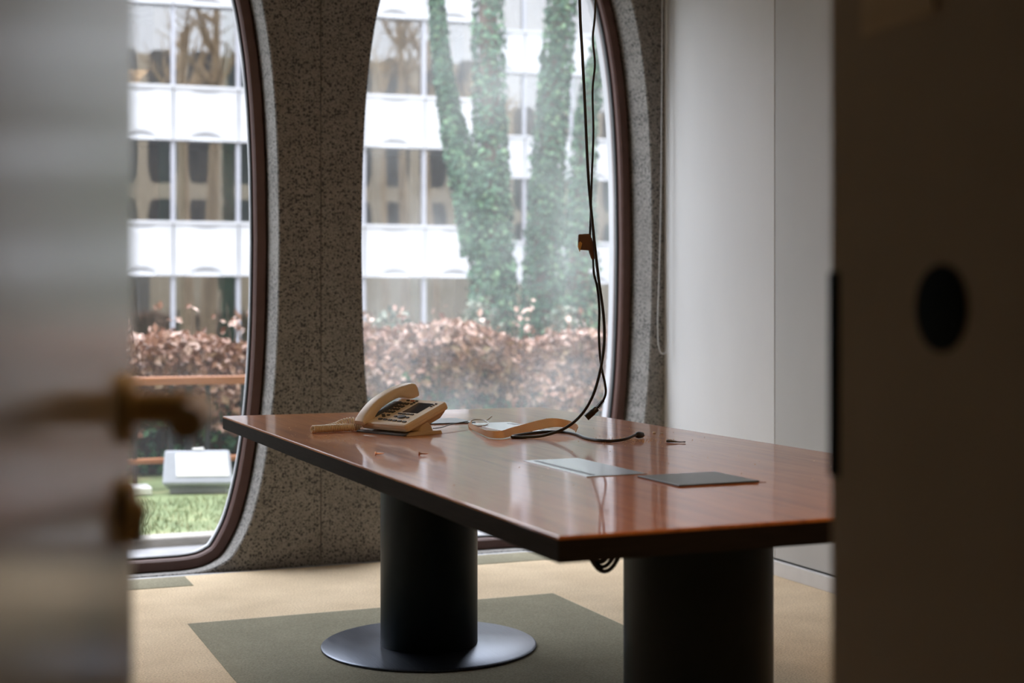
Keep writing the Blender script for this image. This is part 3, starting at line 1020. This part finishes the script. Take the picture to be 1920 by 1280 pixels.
# ------------------------------------------------------------------ hanging cables
CR = 0.0042
thick = tag(empty('power_cable', (1.733, 3.698, TZ)), 'thick black cable hanging from the ceiling and looping onto the tabletop', 'cable')
off = Vector((-1.733, -3.698, -TZ))
tp = [(1.728, 3.702, 2.9), (1.730, 3.70, 2.4), (1.736, 3.697, 1.997), (1.743, 3.694, 1.844), (1.750, 3.691, 1.691), (1.759, 3.688, 1.492), (1.772, 3.683, 1.339), (1.786, 3.677, 1.202), (1.799, 3.671, 1.095), (1.801, 3.670, 1.018),
      (1.792, 3.674, .942), (1.772, 3.683, .865), (1.741, 3.695, .809), (1.698, 3.713, .770), (1.642, 3.736, .749), (1.595, 3.748, TZ + CR + .0005), (1.562, 3.764, TZ + CR), (1.566, 3.79, TZ + CR), (1.61, 3.835, TZ + CR),
      (1.70, 3.89, TZ + CR), (1.765, 3.875, TZ + CR), (1.765, 3.78, TZ + CR), (1.742, 3.68, TZ + CR), (1.740, 3.60, TZ + CR), (1.765, 3.555, TZ + CR), (1.81, 3.558, TZ + .007), (1.860, 3.60, TZ + .012), (1.876, 3.613, TZ + .013)]
m = MB()
m.tube([p + off for p in spline(tp, 7)], CR, 12)
m.obj('cable_sheath', M_black, thick, smooth=True, angle=80)
m = MB()
a_, b_ = Vector((1.872, 3.609, TZ + .0125)), Vector((1.900, 3.628, TZ + .0105))
ax = (b_ - a_)
m.tube([a_ + ax * t + off for t in (0, .1, .3, .55, .8, 1.0)], [.0045, .0075, .0095, .0098, .0092, .0085], 12)
m.tube([b_ + off, b_ + ax.normalized() * .006 + Vector((0, 0, -.002)) + off], [.0085, .006], 8)
m.obj('connector', M_black, thick, smooth=True, angle=40)['label'] = 'small black plug at the cable end'

thin = tag(empty('adapter_cable', (1.787, 3.698, TZ)), 'thinner black cable hanging beside the thick one with a brown broken connector', 'cable')
off = Vector((-1.787, -3.698, -TZ))
tp = [(1.795, 3.699, 2.9), (1.792, 3.698, 2.4), (1.787, 3.698, 2.002), (1.780, 3.701, 1.894), (1.785, 3.698, 1.817), (1.779, 3.701, 1.740), (1.781, 3.700, 1.617), (1.777, 3.702, 1.494), (1.774, 3.703, 1.387), (1.772, 3.704, 1.32), (1.773, 3.704, 1.30)]
m = MB()
m.tube([p + off for p in spline(tp, 7)], 0.0032, 10)
m.obj('cable_sheath', M_black, thin, smooth=True, angle=80)
tp = [(1.780, 3.701, 1.262), (1.781, 3.700, 1.235), (1.783, 3.699, 1.210), (1.792, 3.696, 1.171), (1.797, 3.694, 1.110), (1.796, 3.694, 1.033), (1.801, 3.692, .956), (1.812, 3.687, .895), (1.814, 3.687, .868), (1.807, 3.690, .846)]
m = MB()
sp_ = [p + off for p in spline(tp, 7)]
m.tube(sp_, [0.0036 - 0.0008 * math.exp(-((i - 6) / 5) ** 2) for i in range(len(sp_))], 10)
m.obj('cable_sheath', M_black, thin, smooth=True, angle=80)
# brown connector: angled body plus a tapering boot
ex = Vector((CY, -SY, 0))
ez = Vector((0, 0, 1))
ey = ex.cross(ez)
c0 = Vector((1.760, 3.709, 1.304)) + off
m = MB()


def prism(pts, half, m):
    r1 = [c0 + ex * x + ez * z - ey * half for x, z in pts]
    r2 = [c0 + ex * x + ez * z + ey * half for x, z in pts]
    m.loft([r1, r2])


prism([(-.0205, .022), (.009, .024), (.016, .018), (.016, -.018), (.011, -.024), (-.0195, -.022), (-.022, -.008)], .014, m)
m.obj('connector_body', M_brownplug, thin, bevel=0.0025)['label'] = 'dark brown squarish connector body'
m = MB()
m.tube([c0 + ex * x + ez * z for x, z in ((.012, .012), (.014, -.005), (.018, -.028), (.0215, -.044), (.0225, -.050))], [.0065, .0095, .0082, .0062, .0038], 12)
m.obj('connector_boot', M_brownplug, thin, smooth=True)
m = MB()
prism([(-.020, -.002), (-.016, .002), (-.010, -.004), (-.012, -.012), (-.015, -.022), (-.0165, -.028), (-.019, -.021), (-.022, -.013)], .0155, m)
m.obj('broken_contact', M_brass, thin, bevel=0.001)['label'] = 'torn brass-coloured contact'
# barrel plug with ribbed strain relief
m = MB()
a_, b_ = Vector((1.807, 3.690, .847)) + off, Vector((1.792, 3.696, .826)) + off
for k in range(6):
    q0 = a_.lerp(b_, k / 6)
    q1 = a_.lerp(b_, (k + .5) / 6)
    rr = .0045 + .0004 * k
    m.tube([q0, q1], rr + .0015, 12)
m.tube([a_, b_], .0036, 10)
m.obj('strain_relief', M_black, thin, smooth=True, angle=40)
m = MB()
e_ = Vector((1.762, 3.708, .798)) + off
m.tube([b_, b_.lerp(e_, .08), b_.lerp(e_, .35), b_.lerp(e_, .36), b_.lerp(e_, .97), e_], [.006, .0088, .0088, .0098, .0098, .009], 16)
m.obj('barrel_plug', M_black, thin, smooth=True, angle=40)['label'] = 'black barrel plug hanging above the table'

# cable bundle under the table
cb = MB()
base_c = Vector((1.30, 2.66, TZ - 0.050))
for k in range(3):
    rr = 0.036 + 0.004 * k
    pts = []
    for q in range(21):
        a = math.pi + math.pi * q / 20
        pts.append(base_c + ex * (rr * math.cos(a) + .004 * (k - 1)) + ez * ((0.105 + .008 * k) * math.sin(a)) + ey * (0.008 * k) + Vector((0, 0, 0)))
    cb.tube(pts, 0.0045, 8)
tag(cb.obj('cable_bundle', M_black, None, smooth=True), 'looped black cables tucked under the tabletop beside the front leg', 'cable')

# bead chain of a roller blind
chain = MB()
cp = spline([(3.238, 5.975, 2.895), (3.238, 5.975, 2.4), (3.234, 5.975, 1.9), (3.230, 5.975, 1.566), (3.221, 5.975, 1.25), (3.214, 5.975, 1.059), (3.217, 5.975, .955), (3.228, 5.975, .91), (3.244, 5.975, .899), (3.259, 5.975, .908), (3.268, 5.975, .95), (3.268, 5.975, 1.1),
             (3.266, 5.975, 1.313), (3.263, 5.975, 1.8), (3.262, 5.975, 2.4), (3.262, 5.975, 2.895)], 10)
chain.tube(cp, 0.0011, 5)
# beads at even spacing
acc, last = 0.0, cp[0]
OCT = [(1, 0, 0), (-1, 0, 0), (0, 1, 0), (0, -1, 0), (0, 0, 1), (0, 0, -1)]
OF = [(0, 2, 4), (2, 1, 4), (1, 3, 4), (3, 0, 4), (2, 0, 5), (1, 2, 5), (3, 1, 5), (0, 3, 5)]
for a_, b_ in zip(cp, cp[1:]):
    L = (b_ - a_).length
    d_ = 0.009 - acc
    while d_ < L:
        p = a_.lerp(b_, d_ / L)
        chain.add([p + Vector(o_) * 0.004 for o_ in OCT], OF)
        d_ += 0.009
    acc = L - (d_ - 0.009)
tag(chain.obj('blind_chain', M_chain, None, smooth=True, angle=80), 'thin grey bead chain loop hanging between window and white wall', 'chain')

# ------------------------------------------------------------------ outdoors: ground
lawn = MB().box(-60, 90, 8.25, 13.5, -0.4, -0.2)
struct(MB().box(-60, 90, 13.5, 120, -0.4, -0.2).obj('ground_courtyard', M_litter), 'leaf-strewn grey courtyard ground beyond the hedge', 'ground')
lw = struct(lawn.obj('ground_lawn', M_grass), 'short green lawn outside the windows', 'lawn')
pv = MB().box(-60, 90, 6.44, 8.08, -0.4, -0.215)
struct(pv.obj('ground_paving', M_paving), 'grey paving strip along the building', 'paving')
for k in range(-9, 9):
    kb = MB().box(k * 1.0 + .005, k * 1.0 + .995, 8.08, 8.25, -0.4, -0.165)
    struct(kb.obj('kerb_stone', M_kerb, bevel=0.01), 'pale kerb stone between paving and lawn', 'kerb')
bl_ = MB()
for k in range(9000):
    x, y = random.uniform(-0.5, 4.2), random.uniform(8.27, 10.5)
    if 1.1 < x < 2.15 and y > 9.95:
        continue
    h_ = random.uniform(.02, .055)
    a = random.uniform(0, 6.28)
    w = .004
    dx, dy = math.cos(a) * w, math.sin(a) * w
    lx, ly = random.gauss(0, .015), random.gauss(0, .015)
    bl_.add([(x - dx, y - dy, -.2), (x + dx, y + dy, -.2), (x + lx, y + ly, -.2 + h_)], [(0, 1, 2)])
tag(bl_.obj('grass_blades', M_blade), 'green and yellowing grass blades of the lawn', 'grass', None, 'stuff')

# floodlight
fld = tag(empty('floodlight', (1.80, 10.22, -.2), R_(-18)), 'grey outdoor floodlight with bright white glass set in the lawn', 'floodlight')
MF = Matrix.Translation((0, 0, 0.03)) @ Matrix.Rotation(R_(-30), 4, 'X')
m = MB()
m.loft([[MF @ Vector((x, -0.09, z)) for x, z in ((-.245, 0), (.255, 0), (.215, .27), (-.25, .27))], [MF @ Vector((x, 0.07, z)) for x, z in ((-.22, .02), (.23, .02), (.19, .25), (-.22, .25))]])
m.obj('lamp_case', M_case, fld, bevel=0.02, seg=3)
m = MB()
m.loft([[MF @ Vector((x, -0.096, z)) for x, z in ((-.145, .06), (.225, .06), (.195, .235), (-.165, .235))], [MF @ Vector((x, -0.088, z)) for x, z in ((-.145, .06), (.225, .06), (.195, .235), (-.165, .235))]])
m.obj('lamp_glass', M_lens, fld)['label'] = 'bright white glass'
m = MB()
m.box(-.05, .03, -.092, -.05, .268, .285, MF)
m.obj('latch', M_lens, fld, bevel=.003)
m = MB()
m.box(-.2, .2, .0, .1, 0.0, .04)
m.obj('mounting_foot', M_case, fld, bevel=.005)
slab = MB().box(-.2, .13, -.09, .12, 0, .06)
so_ = tag(slab.obj('stone_slab', M_lens, bevel=.012), 'pale stone slab lying left of the floodlight', 'slab')
so_.location = (1.35, 10.32, -.2)

# low timber and iron railing in front of the hedge
rail = tag(empty('garden_railing', (1.8, 10.62, -.2)), 'low railing with orange timber boards and black iron bars before hedge', 'railing')
for z, hh in ((.755, .06), (.185, .035)):
    MB().box(-8.4, 1.05, -.05, .05, z, z + hh).obj('timber_board', M_timber, rail, bevel=.006)
for k in range(36):
    MB().box(-8.36 + k * .265, -8.325 + k * .265, -.012, .015, 0.0, .75).obj('iron_bar', M_iron, rail)
for x in (-8.3, -6.2, -4.65, -3.1, -1.6, 0.0, .98):
    MB().box(x - .025, x + .025, -.03, .03, 0.0, .74).obj('post', M_iron, rail)


# ------------------------------------------------------------------ foliage
def leaf(m, p, size, nrm, up):
    """a folded four-point leaf"""
    nrm = nrm.normalized()
    u = nrm.cross(up)
    if u.length < 1e-3:
        u = nrm.cross(Vector((1, 0, 0)))
    u.normalize()
    w = u.cross(nrm).normalized()
    a_, b_ = p - w * size * .55, p + w * size * .55
    c_, d_ = p + u * size * .36 + nrm * size * .12, p - u * size * .36 + nrm * size * .12
    m.add([a_, c_, b_, d_], [(0, 1, 2), (0, 2, 3)])


def rnd_dir():
    while True:
        v = Vector((random.uniform(-1, 1), random.uniform(-1, 1), random.uniform(-1, 1)))
        if .05 < v.length < 1:
            return v.normalized()


hedge = tag(empty('beech_hedge', (3.0, 11.8, -.2)), 'brown leaved beech hedge with ivy at its foot behind the lawn', 'hedge')
hb = MB()
hg_ = MB()
tw = MB()
for k in range(240):                       # upright stems and sprigs
    x, y = random.uniform(-9.5, 5.0), random.uniform(-.45, .5)
    h_ = random.uniform(.95, 1.42)
    lean = Vector((random.gauss(0, .12), random.gauss(0, .08), 0))
    tw.tube([Vector((x, y, 0)), Vector((x, y, h_ * .5)) + lean * .4, Vector((x, y, h_)) + lean], [.012, .008, .003], 5)
    for q in range(7):
        z = random.uniform(.85, h_)
        p = Vector((x, y, z)) + lean * (z / h_) + rnd_dir() * .05
        leaf(hb, p, random.uniform(.05, .085), rnd_dir() + Vector((0, -.8, .5)), rnd_dir())
for k in range(28500):
    x = random.uniform(-9.6, 5.1)
    top = 1.13 + .07 * math.sin(x * 2.1) + .05 * math.sin(x * 5.3 + 1)
    z = random.uniform(.22, 1.0) ** .8 * top
    front = -.5 + .12 * math.sin(x * 3.7) * math.sin(z * 6 + x) + .25 * max(0, (z / top) - .75)
    y = front + abs(random.gauss(0, .28))
    p = Vector((x, y, z))
    green = z < .40 + .22 * math.sin(x * 1.9) + random.gauss(0, .09)
    (leaf(hg_, p, random.uniform(.045, .08), rnd_dir() + Vector((0, -.9, .5)), rnd_dir()) if green else
     leaf(hb, p, random.uniform(.05, .10), rnd_dir() * 1.3 + Vector((0, -.8, .6)), rnd_dir()))
for k in range(5400):
    x, z = random.uniform(-9.6, 5.1), random.uniform(0, .55)
    leaf(hg_, Vector((x, -.48 + abs(random.gauss(0, .2)), z)), random.uniform(.05, .09), rnd_dir() + Vector((0, -.9, .5)), rnd_dir())
core = MB()  # dark sheet added inside the hedge so light does not pass through
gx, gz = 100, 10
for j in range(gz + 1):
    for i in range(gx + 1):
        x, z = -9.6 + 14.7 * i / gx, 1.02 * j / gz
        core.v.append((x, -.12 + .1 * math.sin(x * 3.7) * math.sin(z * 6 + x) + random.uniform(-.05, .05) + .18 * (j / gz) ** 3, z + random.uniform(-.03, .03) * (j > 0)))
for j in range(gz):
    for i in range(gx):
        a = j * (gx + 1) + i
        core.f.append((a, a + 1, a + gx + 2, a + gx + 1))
core.obj('dark_backing', M_twig, hedge)
o = hb.obj('beech_leaves', M_beech, hedge)
tag(o, None, None, None, 'stuff')
o = hg_.obj('ivy_leaves', M_ivy, hedge)
tag(o, None, None, None, 'stuff')
o = tw.obj('stems', M_twig, hedge, smooth=True)
tag(o, None, None, None, 'stuff')


def ivy_tree(base, paths, nleaf, size, spread, label):
    """paths: list of ([(x, y, z)...], [radii]) relative to base"""
    t = tag(empty('ivy_tree', base), label, 'tree', 'ivy covered trees in the courtyard')
    tr = MB()
    lv = MB()
    for pts, rad in paths:
        sp_ = spline(pts, 6)
        k = len(sp_)
        rr = []
        for i in range(k):
            f_ = i / (k - 1) * (len(rad) - 1)
            j = min(int(f_), len(rad) - 2)
            rr.append(rad[j] + (rad[j + 1] - rad[j]) * (f_ - j))
        tr.tube(sp_, [r_ * .62 for r_ in rr], 12)
        tot = sum((sp_[i + 1] - sp_[i]).length for i in range(k - 1))
        for q in range(int(nleaf * tot)):
            i = random.randrange(k - 1)
            p = sp_[i].lerp(sp_[i + 1], random.random())
            tdir = (sp_[i + 1] - sp_[i]).normalized()
            d_ = rnd_dir()
            d_ = (d_ - tdir * d_.dot(tdir)).normalized()
            rad_ = rr[i] * (random.uniform(.75, 1.0) + abs(random.gauss(0, spread)))
            leaf(lv, p + d_ * rad_, random.uniform(.6, 1.2) * size, d_ + rnd_dir() * .7 + Vector((0, 0, .4)), rnd_dir())
    tr.obj('trunk', M_twig, t, smooth=True)
    tag(lv.obj('ivy_foliage', M_ivy, t), None, None, None, 'stuff')
    return t


def Y(a, b, z, ref):
    return yard(a, b, z) - ref


# positions in yard axes (a to the right, b away from the camera)
T1 = yard(-0.30, 20.0, -.2)
ivy_tree(T1, [([Y(-.30, 20, -.2, T1), Y(-.27, 20, 1.3, T1), Y(-.32, 20, 2.4, T1), Y(-.31, 20, 3.6, T1), Y(-.36, 20, 6.2, T1), Y(-.4, 20, 8.5, T1)], [.34, .32, .29, .23, .20, .18]),
              ([Y(-.45, 20, 1.9, T1), Y(-.62, 20, 2.9, T1), Y(-.86, 20.1, 3.8, T1), Y(-1.05, 20.1, 5.2, T1), Y(-1.15, 20.2, 7.5, T1)], [.24, .23, .15, .10, .08])],
         760, .10, .10, 'forked ivy covered tree trunk in the middle of the right window')
T2 = yard(0.45, 21.0, -.2)
ivy_tree(T2, [([Y(.42, 21, -.2, T2), Y(.44, 21, 1.3, T2), Y(.50, 21, 2.6, T2), Y(.58, 21, 3.9, T2), Y(.74, 21, 5.8, T2), Y(.88, 21, 8.6, T2)], [.34, .28, .25, .23, .21, .2])],
         760, .10, .10, 'leaning ivy covered trunk just left of the hanging cables')
T3 = yard(1.05, 22.5, -.2)
ivy_tree(T3, [([Y(1.05, 22.5, -.2, T3), Y(1.06, 22.5, 1.5, T3), Y(1.1, 22.5, 3.0, T3), Y(1.25, 22.5, 4.6, T3), Y(1.7, 22.6, 6.4, T3)], [.34, .27, .2, .15, .1])],
         560, .10, .15, 'ivy covered trunk behind the hanging cables')

# undergrowth between trees and hedge


def shrub(base, rx, ry, h_, nl, label, material=M_shrub):
    s = tag(empty('shrub', base), label, 'shrub', 'undergrowth below the ivy trees')
    st = MB()
    for k in range(10):
        d_ = Vector((random.uniform(-rx, rx) * .8, random.uniform(-ry, ry) * .8, h_ * random.uniform(.7, 1)))
        st.tube([Vector((0, 0, 0)), d_ * .5 + Vector((0, 0, .1 * h_)), d_], [.02, .014, .004], 5)
    st.obj('stems', M_twig, s, smooth=True)
    lv = MB()
    for k in range(nl):
        d_ = rnd_dir()
        r_ = random.uniform(.55, 1.05)
        p = Vector((d_.x * rx * r_, d_.y * ry * r_, abs(d_.z) * h_ * r_))
        leaf(lv, p, random.uniform(.06, .13), d_ + rnd_dir() * .6 + Vector((0, 0, .4)), rnd_dir())
    tag(lv.obj('foliage', material, s), None, None, None, 'stuff')
    return s


shrub(yard(-1.5, 18.2, -.2), .5, .45, 1.3, 1500, 'grey green shrub left of the ivy trees')
shrub(yard(-.40, 18.6, -.2), .45, .45, 1.45, 1500, 'grey green shrub at the foot of the forked ivy tree')
shrub(yard(.68, 18.8, -.2), .45, .45, 1.35, 1500, 'grey green shrub behind the hedge near the cables')
shrub(yard(1.75, 19.0, -.2), .45, .45, 1.65, 1500, 'grey green shrub beside the right window jamb')

# ------------------------------------------------------------------ courtyard wings
FP, BH = 3.464, 1.396
ZB = 1.974                                   # underside of the first spandrel
BAY = 1.647


def spandrel_mesh():
    nx, nz = 36, 44
    m = MB()
    W = BAY - .02
    for j in range(nz + 1):
        for i in range(nx + 1):
            x = -W / 2 + W * i / nx
            z = BH * j / nz
            d = 0.0
            e = 1 - (x / .43) ** 2
            if e > 0:
                hb_ = .22 * e ** .6
                if z < hb_:
                    q = (hb_ - z) / hb_
                    d += .13 * e * (q / .3 if q < .3 else (1 - q) / .7)
                ht_ = .17 * e ** .6
                if BH - .12 - ht_ < z < BH - .12:
                    q = (z - (BH - .12 - ht_)) / ht_
                    d += .07 * e * (q / .7 if q < .7 else (1 - q) / .3)
            if z > BH - .12:
                d -= .05 * min(1, (z - (BH - .12)) / .05)
            m.v.append((x, d, z))
    for j in range(nz):
        for i in range(nx):
            a = j * (nx + 1) + i
            m.f.append((a, a + 1, a + nx + 2, a + nx + 1))
    m.box(-W / 2, W / 2, .30, .36, 0.02, BH - .02)
    # closing edges back to the wall
    m.add([(-W / 2, 0, 0), (W / 2, 0, 0), (W / 2, .33, 0), (-W / 2, .33, 0)], [(0, 3, 2, 1)])
    m.add([(-W / 2, -.05, BH), (W / 2, -.05, BH), (W / 2, .33, BH), (-W / 2, .33, BH)], [(0, 1, 2, 3)])
    m.add([(-W / 2, 0, 0), (-W / 2, .33, 0), (-W / 2, .33, BH), (-W / 2, -.05, BH)], [(0, 3, 2, 1)])
    m.add([(W / 2, 0, 0), (W / 2, .33, 0), (W / 2, .33, BH), (W / 2, -.05, BH)], [(0, 1, 2, 3)])
    me = m.mesh('spandrel')
    me.materials.append(M_facade)
    for p in me.polygons:
        p.use_smooth = False
    return me


ME_SP = spandrel_mesh()


def shared(mb, name, material):
    me = mb.mesh(name)
    me.materials.append(material)
    return me


WH = FP - BH
ME_MU = shared(MB().box(-.055, .055, .10, .28, 0, WH), 'mullion', M_mull)
ME_PA = shared(MB().add([(-BAY / 2 + .055, .2, 0), (BAY / 2 - .055, .2, 0), (BAY / 2 - .055, .2, WH), (-BAY / 2 + .055, .2, WH)], [(0, 1, 2, 3)]), 'window_pane', M_glass_far)


def curtain_mesh(x0_, x1_, material):
    m = MB()
    k = 24
    r1, r2 = [], []
    for i in range(k + 1):
        x = x0_ + (x1_ - x0_) * i / k
        y = .42 + .03 * math.sin(i * 1.9)
        r1.append(Vector((x, y, .0)))
        r2.append(Vector((x, y, WH)))
    o_ = len(m.v)
    m.v += [tuple(p) for p in r1 + r2]
    for i in range(k):
        m.f.append((i, i + 1, i + 1 + k + 1, i + k + 1))
    me = m.mesh('curtain')
    me.materials.append(material)
    return me


ME_CUR = [curtain_mesh(-.76, -.50, M_cgreen), curtain_mesh(.48, .76, M_cgreen), curtain_mesh(-.76, -.35, M_cbeige), curtain_mesh(.35, .76, M_cbeige)]


def place(me, name, parent, loc):
    o = bpy.data.objects.new(name, me)
    COL.objects.link(o)
    o.parent = parent
    o.location = loc
    return o


def wing(origin, rz, i0, i1, floors, label, end_wall):
    w = tag(empty('office_wing', origin, rz), label, 'building', 'white office wings round the courtyard')
    xa, xb = i0 * BAY, i1 * BAY
    for fl_ in range(floors):
        zb = ZB + FP * fl_ + .2        # empties stand on the ground at -0.2
        for i in range(i0, i1):
            x = (i + .5) * BAY
            place(ME_SP, 'spandrel_panel', w, (x, 0, zb))
            zw = zb - WH
            place(ME_PA, 'window_pane', w, (x, 0, zw))
            pat = (i * 7 + fl_ * 3) % 5
            if pat in (0, 3):
                place(ME_CUR[0], 'curtain', w, (x, 0, zw))
            if pat in (0, 1):
                place(ME_CUR[1], 'curtain', w, (x, 0, zw))
            if pat == 2:
                place(ME_CUR[2], 'curtain', w, (x, 0, zw))
            if pat == 4:
                place(ME_CUR[3], 'curtain', w, (x, 0, zw))
        for i in range(i0, i1 + 1):
            place(ME_MU, 'mullion', w, (i * BAY, 0, zb - WH))
        MB().box(xa, xb, .34, 6, zb + .1, zb + BH - .6).obj('floor_slab', M_inner, w)
    top = ZB + FP * (floors - 1) + BH + .2
    MB().box(xa, xb, 3.2, 3.4, 0, top).obj('inner_wall', M_inner, w)
    MB().box(xa, xb, .2, 7, top, top + .3).obj('roof', M_facade, w)
    MB().box(xa, xb, .12, .34, 0, .2).obj('plinth', M_facade, w)
    MB().box(xb, xb + .3, -.02, 7, 0, top + .3).obj('end_wall', M_facade, w)
    MB().box(xa - .3, xa, -.02, 7, 0, top + .3).obj('end_wall', M_facade, w)
    MB().box(xa, xb, 6.8, 7, 0, top).obj('rear_wall', M_facade, w)
    return w


FAC = R_(16.9 - 22.43)
o1 = yard(-8.639, 36.28, -.2)
wing(o1, FAC, -22, 5, 4, 'nearer white office wing with scalloped spandrels and curtained windows', True)
o2 = yard(0.44, 46.9, -.2)
wing(o2, FAC, -6, 14, 4, 'farther white office wing behind the ivy covered trees', True)

# the rest of our own building, reflected in the windows opposite
own = struct(empty('own_building', (0, V_OUT, 0)), 'outer face of the building the room belongs to', 'building')
MB().box(-40, 60, -.3, .0, 3.0, 13.0).obj('upper_wall', M_outer, own)
MB().box(-40, -2.6, -.3, .0, -.4, 3.0).obj('lower_wall', M_outer, own)
MB().box(3.75, 60, -.3, .0, -.4, 3.0).obj('lower_wall', M_outer, own)
for k in range(-20, 32):
    for fl_ in range(3):
        x = 2.504 + k * PITCH
        pr = opening_profile(.05)
        MB().add([Vector((x + p[0], .01, 4.9 + fl_ * 3.46 + p[1])) for p in pr], [tuple(reversed(range(len(pr))))]).obj('window_pane', M_lcd, own)

# bare trees of the courtyard
def bare_tree(base, h_, r_, label):
    t = tag(empty('bare_tree', base), label, 'tree', 'leafless trees in the courtyard')
    m = MB()
    lean = Vector((random.gauss(0, .3), random.gauss(0, .3), 0))
    tr = spline([Vector((0, 0, 0)), Vector((0, 0, h_ * .25)) + lean * .3, Vector((0, 0, h_ * .55)) + lean * .7, Vector((0, 0, h_)) + lean], 6)
    m.tube(tr, [r_ * (1 - .7 * i / (len(tr) - 1)) for i in range(len(tr))], 10)
    m.obj('trunk', M_bark, t, smooth=True)
    b_ = MB()
    for k in range(16):
        i = random.randrange(14, len(tr) - 1)
        a = random.uniform(0, 6.28)
        L = random.uniform(.8, 1.8)
        p0 = tr[i]
        d_ = Vector((math.cos(a), math.sin(a), random.uniform(.5, 1.2))).normalized()
        p1, p2 = p0 + d_ * L * .5, p0 + d_ * L + Vector((0, 0, .4))
        b_.tube([p0, p1, p2], [r_ * .4, r_ * .25, r_ * .08], 6)
        for q in range(3):
            e_ = rnd_dir() + Vector((0, 0, .6))
            b_.tube([p1.lerp(p2, q / 3), p1.lerp(p2, q / 3) + e_ * .8], [r_ * .12, r_ * .03], 5)
    b_.obj('branches', M_bark, t, smooth=True)


bare_tree(yard(-3.5, 24, -.2), 11, .3, 'nearer bare pale tree standing behind the concrete pillar')
bare_tree(yard(-4.4, 28, -.2), 12, .3, 'farther bare pale tree standing behind the concrete pillar')
for (a, b) in ((4.2, 20), (6, 25), (8.2, 17), (9.5, 23), (11.5, 19), (13, 26), (15, 21), (17, 16), (19, 24), (6.5, 14), (3.6, 27)):
    bare_tree(yard(a, b, -.2), random.uniform(10, 13), random.uniform(.22, .36), 'bare pale courtyard tree beyond the right window jamb')
